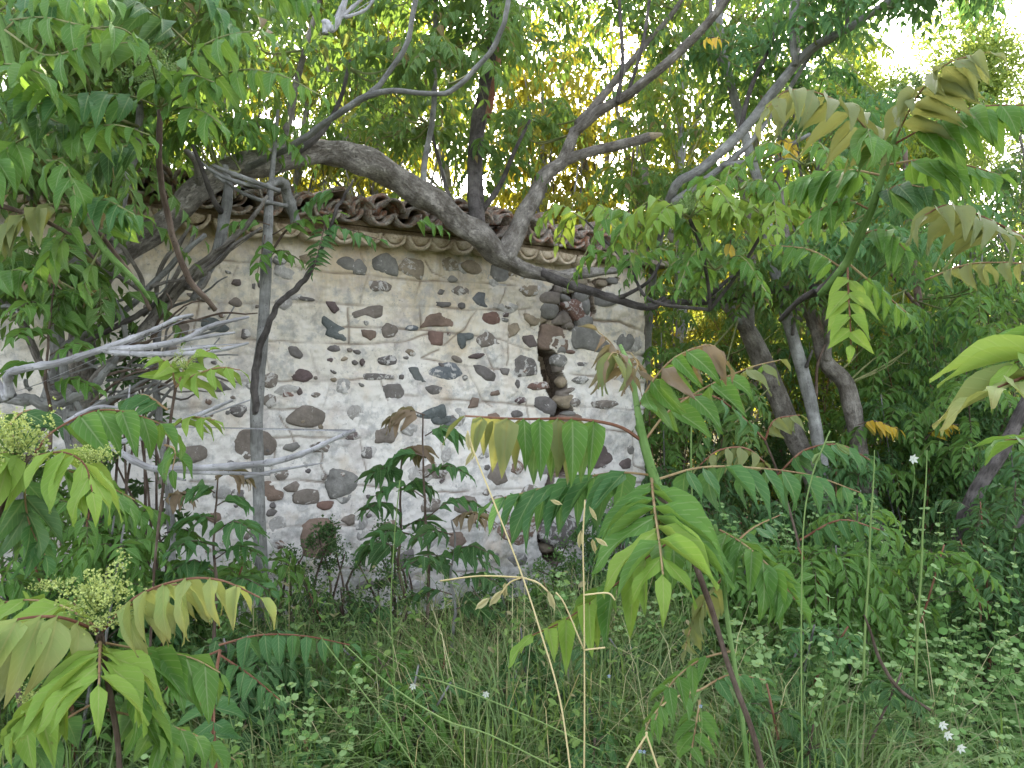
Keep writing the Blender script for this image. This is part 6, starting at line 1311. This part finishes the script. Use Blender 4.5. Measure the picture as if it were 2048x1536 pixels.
oat([(1146, 1580, 1.3, 7), (1120, 1400, 1.32, 6), (1080, 1260, 1.35, 6), (1042, 1145, 1.38, 5), (990, 1010, 1.4, 4), (950, 910, 1.42, 3), (935, 862, 1.43, 2)], 'long straw-coloured oat stalk leaning left across the wall',
    sp=[(935, 862, 44, .1), (948, 900, 40, -.5), (1005, 1180, 46, -.7), (1010, 1165, 40, .0), (1095, 1180, 48, .35), (980, 1195, 42, -.9)], twigs_=[[(1045, 1155, 1.38, 3), (960, 1152, 1.38, 2), (880, 1162, 1.38, 2)], [(1045, 1155, 1.38, 3), (1075, 1165, 1.38, 2), (1095, 1182, 1.38, 2)], [(1045, 1155, 1.38, 2), (1020, 1165, 1.38, 2), (1000, 1190, 1.38, 2)]])
oat([(1168, 1580, 1.4, 7), (1169, 1400, 1.4, 6), (1168, 1200, 1.42, 5), (1166, 1080, 1.43, 3), (1170, 1000, 1.44, 2)], 'upright straw stalk right beside the leaning one',
    sp=[(1178, 1012, 36, .5), (1190, 1075, 34, 1.0), (1162, 1060, 40, -.1), (1185, 1078, 36, .2), (1100, 1000, 30, 1.2)], twigs_=[[(1168, 1300, 1.4, 3), (1130, 1210, 1.4, 2), (1112, 1185, 1.4, 2)], [(1168, 1190, 1.4, 2), (1215, 1186, 1.4, 2), (1230, 1200, 1.4, 2)], [(1168, 1300, 1.4, 3), (1210, 1295, 1.4, 2)]])
oat([(1605, 1580, 1.5, 7), (1603, 1400, 1.5, 6), (1603, 1200, 1.5, 5), (1608, 1040, 1.5, 4), (1625, 950, 1.5, 3), (1648, 890, 1.5, 2), (1660, 862, 1.5, 1.5)], 'tall pale green oat stalk rising before the right-hand trunks', 'greenstalk', sp=[(1670, 885, 44, .9), (1640, 905, 34, -.4)], twigs_=[[(1650, 885, 1.5, 2), (1670, 884, 1.5, 2)]])
oat([(1236, 1580, 1.3, 8), (1262, 1520, 1.3, 8), (1292, 1472, 1.3, 7), (1293, 1470, 1.3, 7), (1310, 1520, 1.3, 7), (1330, 1580, 1.3, 7)], 'bent dry straw forming an upside-down V at the bottom edge', name='dry_stalk')
oat([(795, 1480, 2.2, 4), (786, 1300, 2.2, 4), (782, 1200, 2.2, 4), (790, 1060, 2.2, 3), (800, 960, 2.2, 2)], 'thin green grass stalk in front of the twin saplings', 'greenstalk')
oat([(905, 1480, 2.1, 4), (890, 1380, 2.1, 4), (870, 1290, 2.1, 3), (880, 1250, 2.1, 2)], 'short wavy green grass stalk below the twin saplings', 'greenstalk')
oat([(860, 1580, 2.0, 5), (760, 1430, 2.0, 5), (660, 1300, 2.05, 4), (640, 1270, 2.05, 3)], 'green weed stalk slanting up to the left at bottom centre', 'greenstalk', cat='weed stalk', name='weed_stalk')
oat([(1200, 1500, 2.0, 5), (1050, 1430, 2.0, 5), (900, 1370, 2.0, 5), (830, 1350, 2.0, 3)], 'long green weed stalk lying across the grass at bottom centre', 'greenstalk', cat='weed stalk', name='weed_stalk')
oat([(1120, 1540, 1.9, 5), (980, 1470, 1.9, 6), (890, 1440, 1.9, 6), (780, 1370, 1.95, 5), (690, 1290, 2, 4)], 'knotted green weed stalk with little buds crossing bottom centre', 'greenstalk', cat='weed stalk', name='weed_stalk', sp=[(900, 1445, 16, 1.0), (920, 1452, 16, -1.0), (940, 1460, 15, 1.2), (960, 1466, 15, -.8), (880, 1436, 14, .5), (860, 1425, 14, -1)])
oat([(1860, 1420, 2.6, 11), (1800, 1380, 2.6, 13), (1760, 1320, 2.6, 12), (1740, 1260, 2.6, 9), (1728, 1230, 2.6, 6)], 'dark scaly dead stalk leaning left among the felted herbs', 'twig', cat='dead stalk', name='dead_stalk')
for px, label in ((1840, 'thick green weed stem with curved foot among herbs at right'), (1735, 'green weed stem left of the thicker one among herbs')):
    o_ = px - 1840
    oat([(px - 10, 1420, 2.9, 9), (px - 5, 1260, 2.9, 9), (px + 2, 1150, 2.9, 8), (px + 6, 1050, 2.9, 7), (px + 12, 960, 2.9, 5), (px + 14, 900, 2.9, 3)], label, 'greenstalk', cat='weed stalk', name='weed_stalk')
oat([(1380, 1180, 2.7, 8), (1384, 1020, 2.7, 8), (1382, 900, 2.7, 7), (1385, 800, 2.7, 5)], 'pale green weed stem just right of the building corner', 'greenstalk', cat='weed stalk', name='weed_stalk')
# white blossoms and small blue flowers
def bloom(px, py, d, s, mat, label, name='white_flower', n=6, group=None):
    t = thing(name, P(px, py + 60, d), label, 'flower', group)
    V, Q, UV = tube_arrays(catmull([P(px - 3, py + 90, d), P(px + 3, py + 40, d), P(px, py, d)], 3), [.0012] * 7, 4)
    bb = np.array(wloc(t)); link('stalk', mesh_np('stalk', V - bb, Q, [M['greenstalk']], uv=UV), t, bb)
    Vt, Qt, UVt = leaflet_template(2, 2, .2, .1, 0, 'oval'); l = s / F * d
    for k_ in range(n):
        a_ = 6.28 * k_ / n + .3; D = norm(np.array([math.cos(a_), -.35, math.sin(a_)])); X = norm(np.cross(D, [0, 1, 0.1])); N = np.cross(X, D)
        Rm = np.stack([X * l * .5, D * l, N * l], 1); link('petal', mesh_np('petal', Vt @ Rm.T, Qt, [M[mat]], uv=UVt), t, P(px, py, d))
for px, py, lb in ((1885, 1450, 'white ragged blossom, topmost of three at the lower right'), (1895, 1470, 'white ragged blossom just below the topmost at lower right'), (1921, 1496, 'white blossom lowest near the bottom right corner'), (1826, 918, 'small white blossom before the bushes right of the trunks')):
    bloom(px, py, 2.1 if py > 1000 else 3.2, 12, 'white', lb)
for px, py, lb in ((826, 1372, 'tiny white flower in the grass under the twin saplings'), (972, 1388, 'tiny white flower in the grass right of centre')): bloom(px, py, 2.3, 9, 'white', lb)
for px, py, lb in ((1280, 1502, 'left one of two tiny blue flowers by the bent straw'), (1288, 1503, 'right one of two tiny blue flowers by the bent straw'), (1218, 1352, 'lone tiny blue flower under the lime leaf tip'), (1401, 1412, 'pale blue flower beside the low shoot')): bloom(px, py, 2.0, 5, 'blue', lb, 'blue_flower', 5)
print('objects', len(S.objects), 'tris', sum(sum(len(p.vertices) - 2 for p in m_.polygons) if len(m_.polygons) < 200 else len(m_.polygons) * 2 for m_ in bpy.data.meshes))
